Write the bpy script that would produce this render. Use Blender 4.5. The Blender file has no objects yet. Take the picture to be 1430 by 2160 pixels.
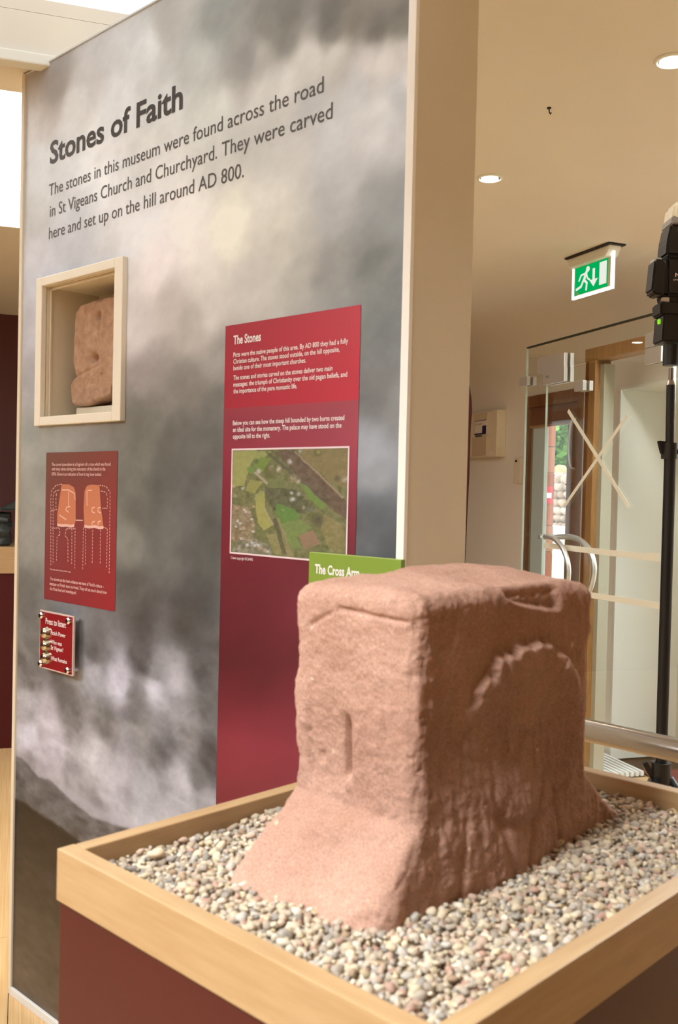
import bpy, bmesh, math, random
import numpy as np
from mathutils import Vector, Matrix, noise as mnoise

sc = bpy.context.scene
COL = sc.collection
rnd = random.Random(7)
PI = math.pi

# ------------------------------------------------------------------ camera
YAW, PITCH, ROLL, FPX = 0.7623, 0.0206, 0.0227, 2033.3
CAMZ = 1.4
_f = np.array([math.cos(YAW)*math.cos(PITCH), math.sin(YAW)*math.cos(PITCH), -math.sin(PITCH)])
_r0 = np.array([math.sin(YAW), -math.cos(YAW), 0.0]); _u0 = np.cross(_r0, _f)
_r = math.cos(ROLL)*_r0 + math.sin(ROLL)*_u0
_u = -math.sin(ROLL)*_r0 + math.cos(ROLL)*_u0
cd = bpy.data.cameras.new('camera'); cam = bpy.data.objects.new('camera', cd); COL.objects.link(cam)
m = Matrix(((_r[0], _u[0], -_f[0], 0), (_r[1], _u[1], -_f[1], 0), (_r[2], _u[2], -_f[2], CAMZ), (0, 0, 0, 1)))
cam.matrix_world = m
cd.sensor_fit = 'AUTO'; cd.sensor_width = 36.0; cd.lens = FPX/2160*36.0
cd.clip_start = 0.05; cd.clip_end = 200
cd.dof.use_dof = True; cd.dof.focus_distance = 3.0; cd.dof.aperture_fstop = 9.0
sc.camera = cam

# ------------------------------------------------------------------ light + exposure
world = bpy.data.worlds.new('sky'); sc.world = world; world.use_nodes = True
bg = world.node_tree.nodes['Background']; bg.inputs[0].default_value = (0.86, 0.93, 1.0, 1); bg.inputs[1].default_value = 2.6
sc.view_settings.view_transform = 'Standard'; sc.view_settings.look = 'None'
sc.view_settings.exposure = 0.58; sc.view_settings.gamma = 1.0
sc.view_settings.use_curve_mapping = False
sc.cycles.use_denoising = True
sc.cycles.max_bounces = 8; sc.cycles.transparent_max_bounces = 12
sc.cycles.sample_clamp_indirect = 6.0
ROOF_L1, ROOF_L2, KEY_L, LOBBY_L = 0.95, 3.0, 142.0, 46.0      # strengths of two rooflights, the added key and the added lobby fill
DOWN_W, SPOT_W = 9.0, 4.0

# ------------------------------------------------------------------ helpers
def s2l(c):
    c = c/255.0
    return c/12.92 if c <= 0.04045 else ((c+0.055)/1.055)**2.4
def rgb(r, g, b, k=1.0): return (s2l(r)*k, s2l(g)*k, s2l(b)*k, 1.0)

def ray(px, py):
    return _f + (px-715.0)/FPX*_r - (py-1080.0)/FPX*_u
def on_z(px, py, z):
    d = ray(px, py); p = d*(z-CAMZ)/d[2]; return Vector((p[0], p[1], z))
def at_depth(px, py, dist):
    d = ray(px, py); p = d*dist; return Vector((p[0], p[1], p[2]+CAMZ))

class Frame:
    """local x = to the right seen from the front, y = away from the viewer, z = up"""
    def __init__(s, ox, oy, deg, oz=0.0):
        s.o = Vector((ox, oy, oz)); s.deg = deg; a = math.radians(deg); s.a = a
        s.ex = Vector((math.cos(a), math.sin(a), 0)); s.ey = Vector((-math.sin(a), math.cos(a), 0))
    def pix(s, px, py, yoff=0.0):
        d = Vector(ray(px, py)); c = Vector((0, 0, CAMZ)) - s.o
        t = (yoff - c.dot(s.ey))/d.dot(s.ey); p = c + d*t
        return p.dot(s.ex), p.z
    def world(s, x, y, z): return s.o + s.ex*x + s.ey*y + Vector((0, 0, z))
    def local(s, p):
        q = Vector(p) - s.o; return q.dot(s.ex), q.dot(s.ey), q.z

_M = {}
def mat(name, col, rough=0.6, metal=0.0, var=0.0, vscale=20.0, bump=0.0, bscale=60.0, col2=None, stretch=(1, 1, 1),
        emis=None, estr=0.0, coat=0.0, spec=0.5, contrast=(0.3, 0.7)):
    if name in _M: return _M[name]
    M = bpy.data.materials.new(name); M.use_nodes = True; nt = M.node_tree; N = nt.nodes; L = nt.links
    b = N['Principled BSDF']
    b.inputs['Base Color'].default_value = col; b.inputs['Roughness'].default_value = rough
    b.inputs['Metallic'].default_value = metal; b.inputs['Coat Weight'].default_value = coat
    b.inputs['Specular IOR Level'].default_value = spec
    if emis: b.inputs['Emission Color'].default_value = emis; b.inputs['Emission Strength'].default_value = estr
    tc = None
    if col2 or var or bump:
        tc = N.new('ShaderNodeTexCoord'); mp = N.new('ShaderNodeMapping'); L.new(tc.outputs['Object'], mp.inputs[0])
        mp.inputs['Scale'].default_value = stretch
    if col2 or var:
        n = N.new('ShaderNodeTexNoise'); n.inputs['Scale'].default_value = vscale; n.inputs['Detail'].default_value = 6
        n.inputs['Roughness'].default_value = 0.6
        L.new(mp.outputs[0], n.inputs['Vector'])
        r = N.new('ShaderNodeValToRGB'); L.new(n.outputs[0], r.inputs[0])
        c2 = col2 or tuple(list(v*(1-var) for v in col[:3])+[1])
        r.color_ramp.elements[0].position = contrast[0]; r.color_ramp.elements[1].position = contrast[1]
        r.color_ramp.elements[0].color = c2; r.color_ramp.elements[1].color = col
        L.new(r.outputs[0], b.inputs['Base Color'])
    if bump:
        n2 = N.new('ShaderNodeTexNoise'); n2.inputs['Scale'].default_value = bscale; n2.inputs['Detail'].default_value = 5
        L.new(mp.outputs[0], n2.inputs['Vector'])
        bp = N.new('ShaderNodeBump'); bp.inputs['Strength'].default_value = bump; bp.inputs['Distance'].default_value = 0.004
        L.new(n2.outputs[0], bp.inputs['Height']); L.new(bp.outputs[0], b.inputs['Normal'])
    _M[name] = M; return M

def attr_mat(name, attr='Col', rough=0.55, bump=0.0, bscale=80.0, spec=0.4):
    if name in _M: return _M[name]
    M = bpy.data.materials.new(name); M.use_nodes = True; nt = M.node_tree; N = nt.nodes; L = nt.links
    b = N['Principled BSDF']; b.inputs['Roughness'].default_value = rough; b.inputs['Specular IOR Level'].default_value = spec
    a = N.new('ShaderNodeAttribute'); a.attribute_name = attr; L.new(a.outputs['Color'], b.inputs['Base Color'])
    if bump:
        tc = N.new('ShaderNodeTexCoord'); n2 = N.new('ShaderNodeTexNoise'); n2.inputs['Scale'].default_value = bscale
        L.new(tc.outputs['Object'], n2.inputs['Vector'])
        bp = N.new('ShaderNodeBump'); bp.inputs['Strength'].default_value = bump; bp.inputs['Distance'].default_value = 0.003
        L.new(n2.outputs[0], bp.inputs['Height']); L.new(bp.outputs[0], b.inputs['Normal'])
    _M[name] = M; return M

def glass_mat(name, tint, refl=0.08, rough=0.0):
    if name in _M: return _M[name]
    M = bpy.data.materials.new(name); M.use_nodes = True; nt = M.node_tree; N = nt.nodes; L = nt.links
    for n in list(N): N.remove(n)
    out = N.new('ShaderNodeOutputMaterial'); mix = N.new('ShaderNodeMixShader'); tr = N.new('ShaderNodeBsdfTransparent')
    gl = N.new('ShaderNodeBsdfGlossy'); gl.inputs['Roughness'].default_value = rough
    tr.inputs[0].default_value = tint; fr = N.new('ShaderNodeLayerWeight'); fr.inputs[0].default_value = 0.5
    pw = N.new('ShaderNodeMath'); pw.operation = 'POWER'; pw.inputs[1].default_value = 4.0; L.new(fr.outputs['Facing'], pw.inputs[0])
    mul = N.new('ShaderNodeMath'); mul.operation = 'MULTIPLY_ADD'; mul.inputs[1].default_value = 0.6; mul.inputs[2].default_value = refl*.5
    L.new(pw.outputs[0], mul.inputs[0]); L.new(mul.outputs[0], mix.inputs[0]); L.new(tr.outputs[0], mix.inputs[1])
    L.new(gl.outputs[0], mix.inputs[2]); L.new(mix.outputs[0], out.inputs[0])
    _M[name] = M; return M

def emit_mat(name, col, st):
    if name in _M: return _M[name]
    M = bpy.data.materials.new(name); M.use_nodes = True; nt = M.node_tree; N = nt.nodes
    for n in list(N): N.remove(n)
    out = N.new('ShaderNodeOutputMaterial'); e = N.new('ShaderNodeEmission'); e.inputs[0].default_value = col; e.inputs[1].default_value = st
    nt.links.new(e.outputs[0], out.inputs[0]); _M[name] = M; return M

def empty(name, loc, deg=0.0):
    o = bpy.data.objects.new(name, None); o.empty_display_size = 0.05; COL.objects.link(o)
    o.location = loc; o.rotation_euler = (0, 0, math.radians(deg)); return o
def tag(o, label, cat, group=None, kind=None):
    if label: o['label'] = label
    if cat: o['category'] = cat
    if group: o['group'] = group
    if kind: o['kind'] = kind
    return o
def thing(name, label, cat, fr, x=0, y=0, z=0, group=None):
    """an Empty at local (x,y,z) of a frame; children are modelled in coordinates relative to it"""
    return tag(empty(name, fr.world(x, y, z), fr.deg), label, cat, group)

class MB:
    def __init__(s, off=(0, 0, 0)): s.bm = bmesh.new(); s.off = Vector(off)
    def box(s, x0, x1, y0, y1, z0, z1, bev=0.0):
        t = bmesh.new(); bmesh.ops.create_cube(t, size=1.0)
        for v in t.verts:
            v.co = Vector(((x0+x1)/2+v.co.x*(x1-x0), (y0+y1)/2+v.co.y*(y1-y0), (z0+z1)/2+v.co.z*(z1-z0)))
        if bev: bmesh.ops.bevel(t, geom=list(t.edges), offset=bev, segments=2, affect='EDGES', profile=0.6)
        return s.add(t)
    def add(s, t, mtx=None):
        if mtx is not None: t.transform(mtx)
        me = bpy.data.meshes.new('tmp'); t.to_mesh(me); t.free(); s.bm.from_mesh(me); bpy.data.meshes.remove(me); return s
    def cyl(s, p0, p1, r0, r1=None, seg=24, cap=True):
        p0 = Vector(p0); p1 = Vector(p1); d = p1-p0; t = bmesh.new()
        bmesh.ops.create_cone(t, cap_ends=cap, segments=seg, radius1=r0, radius2=r0 if r1 is None else r1, depth=d.length)
        q = Vector((0, 0, 1)).rotation_difference(d.normalized())
        return s.add(t, Matrix.Translation((p0+p1)/2) @ q.to_matrix().to_4x4())
    def prism(s, pts, y0, y1, bev=0.0):
        """polygon in x,z extruded along y"""
        t = bmesh.new(); a = [t.verts.new((x, y0, z)) for x, z in pts]; b = [t.verts.new((x, y1, z)) for x, z in pts]
        t.faces.new(a); t.faces.new(b[::-1]); n = len(pts)
        for i in range(n): t.faces.new((a[i], b[i], b[(i+1) % n], a[(i+1) % n]))
        bmesh.ops.recalc_face_normals(t, faces=t.faces)
        if bev: bmesh.ops.bevel(t, geom=list(t.edges), offset=bev, segments=2, affect='EDGES')
        return s.add(t)
    def tube(s, pts, r, seg=14):
        pts = [Vector(p) for p in pts]; t = bmesh.new(); rings = []
        up = None
        for i, p in enumerate(pts):
            d = (pts[min(i+1, len(pts)-1)]-pts[max(i-1, 0)]).normalized()
            if up is None: up = d.orthogonal().normalized()
            up = (up-d*up.dot(d)).normalized(); w = d.cross(up)
            rr = r[i] if isinstance(r, (list, tuple)) else r
            rings.append([t.verts.new(p+(up*math.cos(2*PI*k/seg)+w*math.sin(2*PI*k/seg))*rr) for k in range(seg)])
        for a, b in zip(rings, rings[1:]):
            for k in range(seg): t.faces.new((a[k], a[(k+1) % seg], b[(k+1) % seg], b[k]))
        t.faces.new(rings[0][::-1]); t.faces.new(rings[-1])
        return s.add(t)
    def build(s, name, material, parent=None, smooth=False, fr=None, kind=None):
        bmesh.ops.recalc_face_normals(s.bm, faces=s.bm.faces)
        if s.off.length: bmesh.ops.translate(s.bm, verts=s.bm.verts, vec=-s.off)
        me = bpy.data.meshes.new(name); s.bm.to_mesh(me); s.bm.free()
        return link(name, me, material, parent, smooth, fr, kind)
def link(name, me, material, parent=None, smooth=False, fr=None, kind=None):
    me.materials.append(material)
    if smooth:
        me.polygons.foreach_set('use_smooth', [True]*len(me.polygons))
        if smooth == 'auto': me.set_sharp_from_angle(angle=math.radians(40))
    o = bpy.data.objects.new(name, me); COL.objects.link(o)
    if parent: o.parent = parent
    elif fr is not None: o.location = fr.o; o.rotation_euler = (0, 0, fr.a)
    if kind: o['kind'] = kind
    return o
def build_at(mb, name, material, fr, x, y, z, smooth=False):
    """single-mesh top-level thing with its origin at frame-local (x,y,z)"""
    bmesh.ops.recalc_face_normals(mb.bm, faces=mb.bm.faces)
    bmesh.ops.translate(mb.bm, verts=mb.bm.verts, vec=(-x, -y, -z))
    me = bpy.data.meshes.new(name); mb.bm.to_mesh(me); mb.bm.free()
    o = link(name, me, material, None, smooth); o.location = fr.world(x, y, z); o.rotation_euler = (0, 0, fr.a); return o

def grid_obj(name, xs, zs, colfn, y, material, parent, hole=None):
    """flat printed sheet in the x-z plane facing -y; colfn(X,Z)-> (..,3) linear"""
    nx, nz = len(xs), len(zs); X, Z = np.meshgrid(xs, zs)
    co = np.zeros((nx*nz, 3), np.float32); co[:, 0] = X.ravel(); co[:, 1] = y; co[:, 2] = Z.ravel()
    i = np.arange(nx*nz).reshape(nz, nx)
    F = np.stack([i[:-1, :-1], i[:-1, 1:], i[1:, 1:], i[1:, :-1]], -1).reshape(-1, 4)
    if hole:
        cx = co[F].mean(1); k = ~((cx[:, 0] > hole[0]) & (cx[:, 0] < hole[1]) & (cx[:, 2] > hole[2]) & (cx[:, 2] < hole[3])); F = F[k]
    me = bpy.data.meshes.new(name); me.from_pydata(co.tolist(), [], F.tolist())
    C = colfn(X, Z).reshape(-1, 3); ca = me.color_attributes.new('Col', 'FLOAT_COLOR', 'POINT')
    ca.data.foreach_set('color', np.concatenate([C, np.ones((len(C), 1))], 1).astype(np.float32).ravel())
    return link(name, me, material, parent)

def s2l_np(c):
    c = np.clip(np.asarray(c, float)/255.0, 0, 1.2); return np.where(c <= 0.04045, c/12.92, ((c+0.055)/1.055)**2.4)

# cheap tiling value noise in numpy
_nr = np.random.RandomState(5); _T = _nr.rand(256, 256)
def vnoise(x, y):
    xi = np.floor(x).astype(int); yi = np.floor(y).astype(int); fx = x-xi; fy = y-yi
    fx = fx*fx*(3-2*fx); fy = fy*fy*(3-2*fy); g = lambda a, b: _T[a & 255, b & 255]
    return (g(xi, yi)*(1-fx)+g(xi+1, yi)*fx)*(1-fy)+(g(xi, yi+1)*(1-fx)+g(xi+1, yi+1)*fx)*fy
def fbm(x, y, o=5, g=0.5):
    s = 0; a = 1; t = 0
    for k in range(o): s = s+a*vnoise(x*2**k+17*k, y*2**k+9*k); t += a; a *= g
    return s/t-0.5

_FONT = {}
def text_mesh(body, x0, x1, zb, cap, y, bold=0.0, spacing=1.0):
    key = (body, bold)
    cu = bpy.data.curves.new('t', 'FONT'); cu.body = body; cu.offset = bold; cu.fill_mode = 'FRONT'; cu.resolution_u = 3
    cu.space_character = spacing
    o = bpy.data.objects.new('t', cu); COL.objects.link(o); bpy.context.view_layer.update()
    me = bpy.data.meshes.new_from_object(o.evaluated_get(bpy.context.evaluated_depsgraph_get()))
    bpy.data.objects.remove(o); bpy.data.curves.remove(cu)
    n = len(me.vertices); co = np.zeros(n*3); me.vertices.foreach_get('co', co); co = co.reshape(-1, 3)
    a, b = co[:, 0].min(), co[:, 0].max(); sx = (x1-x0)/(b-a); sz = cap/0.72
    new = np.stack([x0+(co[:, 0]-a)*sx, np.full(n, y), zb+co[:, 1]*sz], 1)
    me.vertices.foreach_set('co', new.ravel()); me.materials.clear(); return me
def lettering(body, x0, x1, zb, cap, y, material, parent, bold=0.0, name='lettering', spacing=1.0):
    return link(name, text_mesh(body, x0, x1, zb, cap, y, bold, spacing), material, parent)

def clone(o, parent=None):
    c = o.copy(); COL.objects.link(c); c.parent = parent
    for ch in list(o.children): clone(ch, c)
    return c

# ------------------------------------------------------------------ materials
CREAM = mat('cream_paint', rgb(224, 212, 188), 0.6, var=0.03, vscale=6, bump=0.05, bscale=120)
CEILP = mat('ceiling_paint', rgb(233, 226, 213), 0.75, var=0.03, vscale=3)
WHITEP = mat('white_paint', rgb(238, 238, 228), 0.55)
MAROON = mat('maroon_paint', rgb(68, 9, 13), 0.42, var=0.08, vscale=4, spec=.3)
MAROOND = mat('maroon_wall', rgb(84, 34, 32), 0.6, var=0.08, vscale=4)
OAK = mat('oak', rgb(178, 148, 108), 0.42, col2=rgb(160, 126, 86), vscale=7, stretch=(1.2, 14, 14), bump=0.06, bscale=40, contrast=(0.25, 0.75))
OAKY = mat('oak_crossways', rgb(178, 148, 108), 0.42, col2=rgb(160, 126, 86), vscale=7, stretch=(14, 1.2, 14), bump=0.06, bscale=40, contrast=(0.25, 0.75))
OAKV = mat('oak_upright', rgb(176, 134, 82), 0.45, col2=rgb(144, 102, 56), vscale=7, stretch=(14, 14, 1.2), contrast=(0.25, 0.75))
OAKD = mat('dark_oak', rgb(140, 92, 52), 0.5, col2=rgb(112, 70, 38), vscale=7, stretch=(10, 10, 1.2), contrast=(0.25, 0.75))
FLOORM = mat('floor_oak', rgb(224, 190, 140), 0.3, col2=rgb(198, 156, 102), vscale=5, stretch=(1.0, 7, 7), contrast=(0.3, 0.7))
STEEL = mat('brushed_steel', rgb(160, 152, 146), 0.26, 1.0)
CHROME = mat('chrome', rgb(225, 225, 228), 0.12, 1.0)
BRITE = mat('polished_handle', rgb(232, 234, 234), 0.3, 0.75)
SATIN = mat('satin_metal', rgb(214, 210, 204), 0.4, 0.6)
BLACK = mat('black_plastic', rgb(26, 23, 22), 0.45)
BLACKM = mat('black_metal', rgb(30, 30, 32), 0.4, 0.2)
TAPE = mat('white_tape', rgb(240, 238, 222), 0.6)
GLASS = glass_mat('pane_glass', (0.975, 0.985, 0.972, 1), 0.07)
GEDGE = mat('glass_edge', rgb(212, 232, 224), 0.15, emis=None)
GEDGED = mat('dark_glass_edge', rgb(34, 48, 40), 0.15)
WHT = mat('white_ink', rgb(240, 232, 230), 0.6)
DARKINK = mat('dark_ink', rgb(56, 50, 46), 0.6)
GREYINK = mat('grey_ink', rgb(84, 78, 72), 0.6)

# ------------------------------------------------------------------ room shell  (room frame: x = depth a, y = b to the left)
RA = 62.0
RM = Frame(0, 0, RA)
CEIL = 2.512
A0, A1, B0, B1 = -2.0, 6.7, -3.03, 3.5
def room_box(name, x0, x1, y0, y1, z0, z1, material, bev=0):
    return MB().box(x0, x1, y0, y1, z0, z1, bev).build(name, material, fr=RM, kind='structure')

fl = room_box('floor', A0-.2, A1+.2, B0-.45, B1+.2, -0.2, -0.014, mat('subfloor', rgb(60, 40, 25), 0.8))
pw_ = 0.19; plank_me = None
for i in range(int((B1-B0)/pw_)+1):
    y = B0+i*pw_; off = (i*0.73) % 2.1
    x = A0-off
    while x < A1:
        xa, xb = max(x, A0), min(x+2.1, A1)
        if xb-xa > 0.1 and y+pw_ < B1+0.1:
            if plank_me is None:
                t = MB().box(0, 1, 0, 1, 0, 1); plank_me = bpy.data.meshes.new('floor_plank'); t.bm.to_mesh(plank_me); t.bm.free(); plank_me.materials.append(FLOORM)
            p = bpy.data.objects.new('floor_plank', plank_me); COL.objects.link(p); p.parent = fl
            p.location = (xa+0.001, y+0.001, -0.014); p.scale = (xb-xa-0.002, pw_-0.002, 0.014)
        x += 2.1

# openings for rooflights and for added lights: (a0,a1,b0,b1, well height)
WELL1 = (0.9, 2.67, -0.62, 1.8)
WELL2 = (2.91, 4.43, -1.3, 1.3)
KEY_WELL = (.20, .50, .55, 1.30)  # added opening out of view, sited to rake key light over the stone
PANEL_FILL = (1.0, 2.2, 1.95, 3.2)  # added opening out of view, there to brighten the printed panel
LOBBY_FILL = (2.0, 3.2, -2.95, -2.45)  # added opening beyond the frame, there to brighten lobby and recess
def sheet_with_holes(name, x0, x1, y0, y1, holes, z0, z1, material):
    xs = sorted({x0, x1}|{h[0] for h in holes}|{h[1] for h in holes}); ys = sorted({y0, y1}|{h[2] for h in holes}|{h[3] for h in holes})
    mb = MB()
    for xa, xb in zip(xs, xs[1:]):
        run = None
        for ya, yb in zip(ys, ys[1:]):
            cx, cy = (xa+xb)/2, (ya+yb)/2
            if any(h[0] < cx < h[1] and h[2] < cy < h[3] for h in holes):
                if run: mb.box(xa, xb, run[0], run[1], z0, z1); run = None
            else: run = (run[0], yb) if run else (ya, yb)
        if run: mb.box(xa, xb, run[0], run[1], z0, z1)
    return mb.build(name, material, fr=RM, kind='structure')
sheet_with_holes('ceiling', A0-.2, A1+.2, B0-.45, B1+.2, [KEY_WELL, WELL1, WELL2, LOBBY_FILL, PANEL_FILL], CEIL, CEIL+0.12, CEILP)
GLAZE = emit_mat('rooflight_glazing', (1.0, 0.985, 0.95, 1), ROOF_L1)
GLAZE2 = emit_mat('rooflight_glazing_far', (1.0, 0.985, 0.95, 1), ROOF_L2)
KEY_GLOW = emit_mat('added_key_light', (0.88, 0.95, 1.0, 1), KEY_L)
LOBBY_GLOW = emit_mat('added_lobby_light', (0.93, 0.98, 1.0, 1), LOBBY_L)
wx, wz1 = RM.world(0, 0, 0), 0
def well(idx, w, h, gm, slope=0.0):
    root = tag(empty('window_%d' % idx, RM.world(0, 0, CEIL), RA), None, None, kind='structure')
    t = 0.05; x0, x1, y0, y1 = w
    mb = MB()
    mb.box(x1, x1+t, y0-t, y1+t, 0.121, h+.05); mb.box(x0-t, x0, y0-t, y1+t, 0.121, h+.05)
    mb.box(x0, x1, y0-t, y0, 0.121, h+.05); mb.box(x0, x1, y1, y1+t, 0.121, h+.05)
    mb.build('reveal', CEILP, root)
    MB().box(x0, x1, y0, y1, h, h+0.01).build('pane', gm, root)
    return root
w1 = well(1, WELL1, 0.157, GLAZE)
well(2, WELL2, 0.16, GLAZE2)
well(3, KEY_WELL, 0.16, KEY_GLOW)  # added key light for the tray, not a known rooflight
well(5, LOBBY_FILL, 0.16, LOBBY_GLOW)  # added lobby fill light, not a known rooflight
well(6, PANEL_FILL, 0.16, emit_mat('added_panel_light', (0.92, 0.97, 1.0, 1), 17.0))  # added fill light on the sky print, not a known rooflight
# white ledge along the far edge of the near well
MB().box(2.655, 2.70, -0.62, 1.8, CEIL-0.018, CEIL+0.012, 0.004).build('trim_1', WHITEP, fr=RM, kind='structure')

# far wall (maroon), left wall, wall behind the viewer
room_box('wall_back', A1, A1+.2, B0-.45, B1+.2, 0, CEIL, MAROOND)
room_box('wall_left', A0-.2, A1, B1, B1+.2, 0, CEIL, MAROOND)
room_box('wall_front', A0-.2, A0, B0-.45, B1, 0, CEIL, MAROOND)

# right wall with the entrance opening and the deep white recess
WL = Frame(*RM.world(0, B0, 0)[:2], RA-180)      # x right = towards the viewer, y = out through the wall
TH = 0.42
dx0 = WL.pix(1111, 950)[0]; dx1 = WL.pix(1229, 950)[0]; dz = WL.pix(1180, 826)[1]
rx0 = WL.pix(1300, 1100)[0]; rx1 = rx0+1.5; rz = WL.pix(1300, 819)[1]
mb = MB(); xl, xr = -A1-.2, -A0+.2
mb.box(xl, dx0, 0, .06, 0, CEIL); mb.box(dx1, rx0, 0, TH, 0, CEIL); mb.box(rx1, xr, 0, TH, 0, CEIL)
mb.box(dx0, dx1, 0, TH, dz, CEIL); mb.box(rx0, rx1, 0, TH, rz, CEIL)
mb.build('wall_right', CEILP, fr=WL, kind='structure')
# plaster cove between the right wall and the ceiling
cr = .34; mb = MB(); cp_ = [(0, 0)]+[(-cr+cr*math.sin(q), -cr+cr*math.cos(q)) for q in np.linspace(0, PI/2, 17)][::-1]
t = bmesh.new(); prof = [(0.0, 0.0)]+[(-cr+cr*math.cos(q), -cr+cr*math.sin(q)) for q in np.linspace(0, PI/2, 17)]
R_ = [[t.verts.new((x, y, CEIL+z)) for y, z in prof] for x in (-A1+.001, -A0-.001)]
for k in range(len(prof)): t.faces.new((R_[0][k], R_[1][k], R_[1][(k+1) % len(prof)], R_[0][(k+1) % len(prof)]))
t.faces.new(R_[0]); t.faces.new(R_[1][::-1]); mb.add(t)
mb.build('trim_3', CEILP, fr=WL, kind='structure', smooth='auto')
# white lining of the recess, its end leaf with hinges and the window beyond the frame
mb = MB(); mb.box(rx0-.001, rx0+.012, -.003, TH, 0.0, rz); mb.box(rx0, rx1, -.003, TH, rz-.012, rz+.001)
mb.build('trim_2', WHITEP, fr=WL, kind='structure')
leaf = tag(empty('door_2', WL.world(rx0+.012, TH, 0), WL.deg), None, None, kind='structure')
MB().box(0.02, 0.34, 0.0, 0.04, 0.01, rz-.02, 0.004).build('leaf', CREAM, leaf)
MB().box(0.0, 0.02, -0.01, 0.05, 0.0, rz-.013).build('jamb', CREAM, leaf)
for zz in (0.45, 1.5):
    h = MB().cyl((0.022, -0.006, zz-.045), (0.022, -0.006, zz+.045), 0.006, seg=12); h.box(0.002, 0.042, -0.004, 0, zz-.04, zz+.04)
    h.build('hinge', CHROME, leaf)
win = tag(empty('window_4', WL.world(rx0+.35, TH, 0), WL.deg), None, None, kind='structure')
ww = rx1-rx0-.35
mb = MB()
for a, b in ((0, .05), (ww/2-.03, ww/2+.03), (ww-.05, ww)): mb.box(a, b, 0, .05, 0.06, rz-.07)
mb.box(0, ww, 0, .05, 0, .06); mb.box(0, ww, 0, .05, rz-.07, rz-.012); mb.build('frame', WHITEP, win)
MB().box(.05, ww/2-.03, .02, .028, .06, rz-.07).build('pane', GLASS, win)
MB().box(ww/2+.03, ww-.05, .02, .028, .06, rz-.07).build('pane', GLASS, win)

# ------------------------------------------------------------------ entrance door in the right wall
D = tag(empty('door_1', WL.world(dx0, 0, 0), WL.deg), None, None, kind='structure')
dw = dx1-dx0; dp = 0.012
def dpx(px, yo=dp): return WL.pix(px, 1000, yo)[0]-dx0
def dpz(px, py, yo=dp): return WL.pix(px, py, yo)[1]
# oak linings and head
mb = MB(); mb.box(0, .03, -.01, .05, 0, dz); mb.box(dw-.06, dw, -.01, .05, 0, dz); mb.box(.03, dw-.06, -.01, .05, dz-.07, dz)
mb.build('frame', OAKD, D)
mb = MB(); mb.box(.03, dw-.06, dp, dp+.03, dz-.19, dz-.07); mb.build('header_panel', mat('red_oak', rgb(128, 84, 62), .4), D)
MB().box(.03, dw-.06, dp-.012, dp, dz-.20, dz-.185).build('rail', OAK, D)
# pale leaf standing open on the left
g0, g1 = dpx(1121), dpx(1146)
MB().box(g0, g1, dp+.005, dp+.03, 0, dz-.2, .003).build('side_leaf', mat('pale_blue_grey', rgb(214, 230, 234), .35), D)
MB().box(g0-.012, g0, dp, dp+.03, 0, dz-.2).build('leaf_edge', mat('warm_grey', rgb(150, 140, 118), .5), D)
# brown leaf with recessed panels on the right
l0, l1 = dpx(1193), dw-.06
brown = tag(MB().box(l0, l1, dp+.005, dp+.035, 0, dz-.2, .003).build('door_leaf', mat('brown_door', rgb(146, 106, 72), .4, col2=rgb(122, 84, 54), vscale=6, stretch=(10, 10, 1)), D), None, None)
lz = [dpz(1208, 1022), dpz(1208, 1068)]
for z in lz: MB().box(l0, l1-.02, dp-.003, dp+.006, z-.004, z+.004).build('door_rail', OAKD, brown)
hx = dpx(1209)
MB().tube([(hx+.045*(1-math.cos(a*1.0))*1.2, dp-.035 if abs(a) < 1.2 else dp+.006, dpz(1210, 937)+.15*math.sin(a)) for a in np.linspace(-1.35, 1.35, 18)], .008).build('handle', SATIN, brown, 'auto')

# oak post and lintel standing just in front of the wall
PO = Frame(*WL.world(0, -0.30, 0)[:2], WL.deg)
px0, px1 = PO.pix(1229, 1000)[0], PO.pix(1253, 1000)[0]
lt, lb = PO.pix(1235, 738)[1], PO.pix(1232, 766)[1]
fo = tag(empty('oak_portal', PO.world(px0, 0, 0), PO.deg), 'upright oak post and lintel framing the lobby behind the glass', 'door frame')
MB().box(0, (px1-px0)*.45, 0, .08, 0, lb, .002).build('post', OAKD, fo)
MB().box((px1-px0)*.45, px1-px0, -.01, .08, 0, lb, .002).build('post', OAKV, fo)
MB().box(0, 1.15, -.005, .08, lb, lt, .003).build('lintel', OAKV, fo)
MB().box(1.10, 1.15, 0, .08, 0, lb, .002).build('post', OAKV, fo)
MB().box(px1-px0, px1-px0+.035, .02, .08, 0, lb-.02).build('seal_strip', mat('grey_strip', rgb(176, 170, 150), .5), fo)

# ------------------------------------------------------------------ outside
OUT = Frame(*WL.world(0, 0, 0)[:2], WL.deg)
GR = -0.02
o = MB().box(-34, 6, TH+.0, 26, GR-.1, GR).build('ground', mat('pale_paving', rgb(205, 200, 192), .8, var=.1, vscale=8), fr=OUT, kind='structure')
# red sandstone gate pier with a pink notice
def ypix(px, py, xl):
    """hit the local plane x = xl of the outdoor frame: returns (y, z)"""
    d = Vector(ray(px, py)); c = Vector((0, 0, CAMZ))-OUT.o; t = (xl-c.dot(OUT.ex))/d.dot(OUT.ex); p = c+d*t
    return p.dot(OUT.ey), p.z
XP = OUT.pix(1145, 1100, .75)[0]; PD = ypix(1167, 1100, XP)[0]-.75
pier = tag(empty('sandstone_pier', OUT.world(XP, .75, GR), OUT.deg), 'red sandstone pier outside the open entrance door', 'pier')
SAND = [mat('red_sandstone_%s' % k, rgb(*c), .85, var=.15, vscale=14, bump=.3, bscale=60) for k, c in (('a', (176, 112, 88)), ('b', (164, 100, 80)), ('c', (182, 124, 100)))]
for i in range(13):
    MB().box(-.35, (.003 if i % 2 else 0), 0, PD, i*.2+.004, i*.2+.196, .004).build('stone_block', SAND[i % 3], pier)
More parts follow.
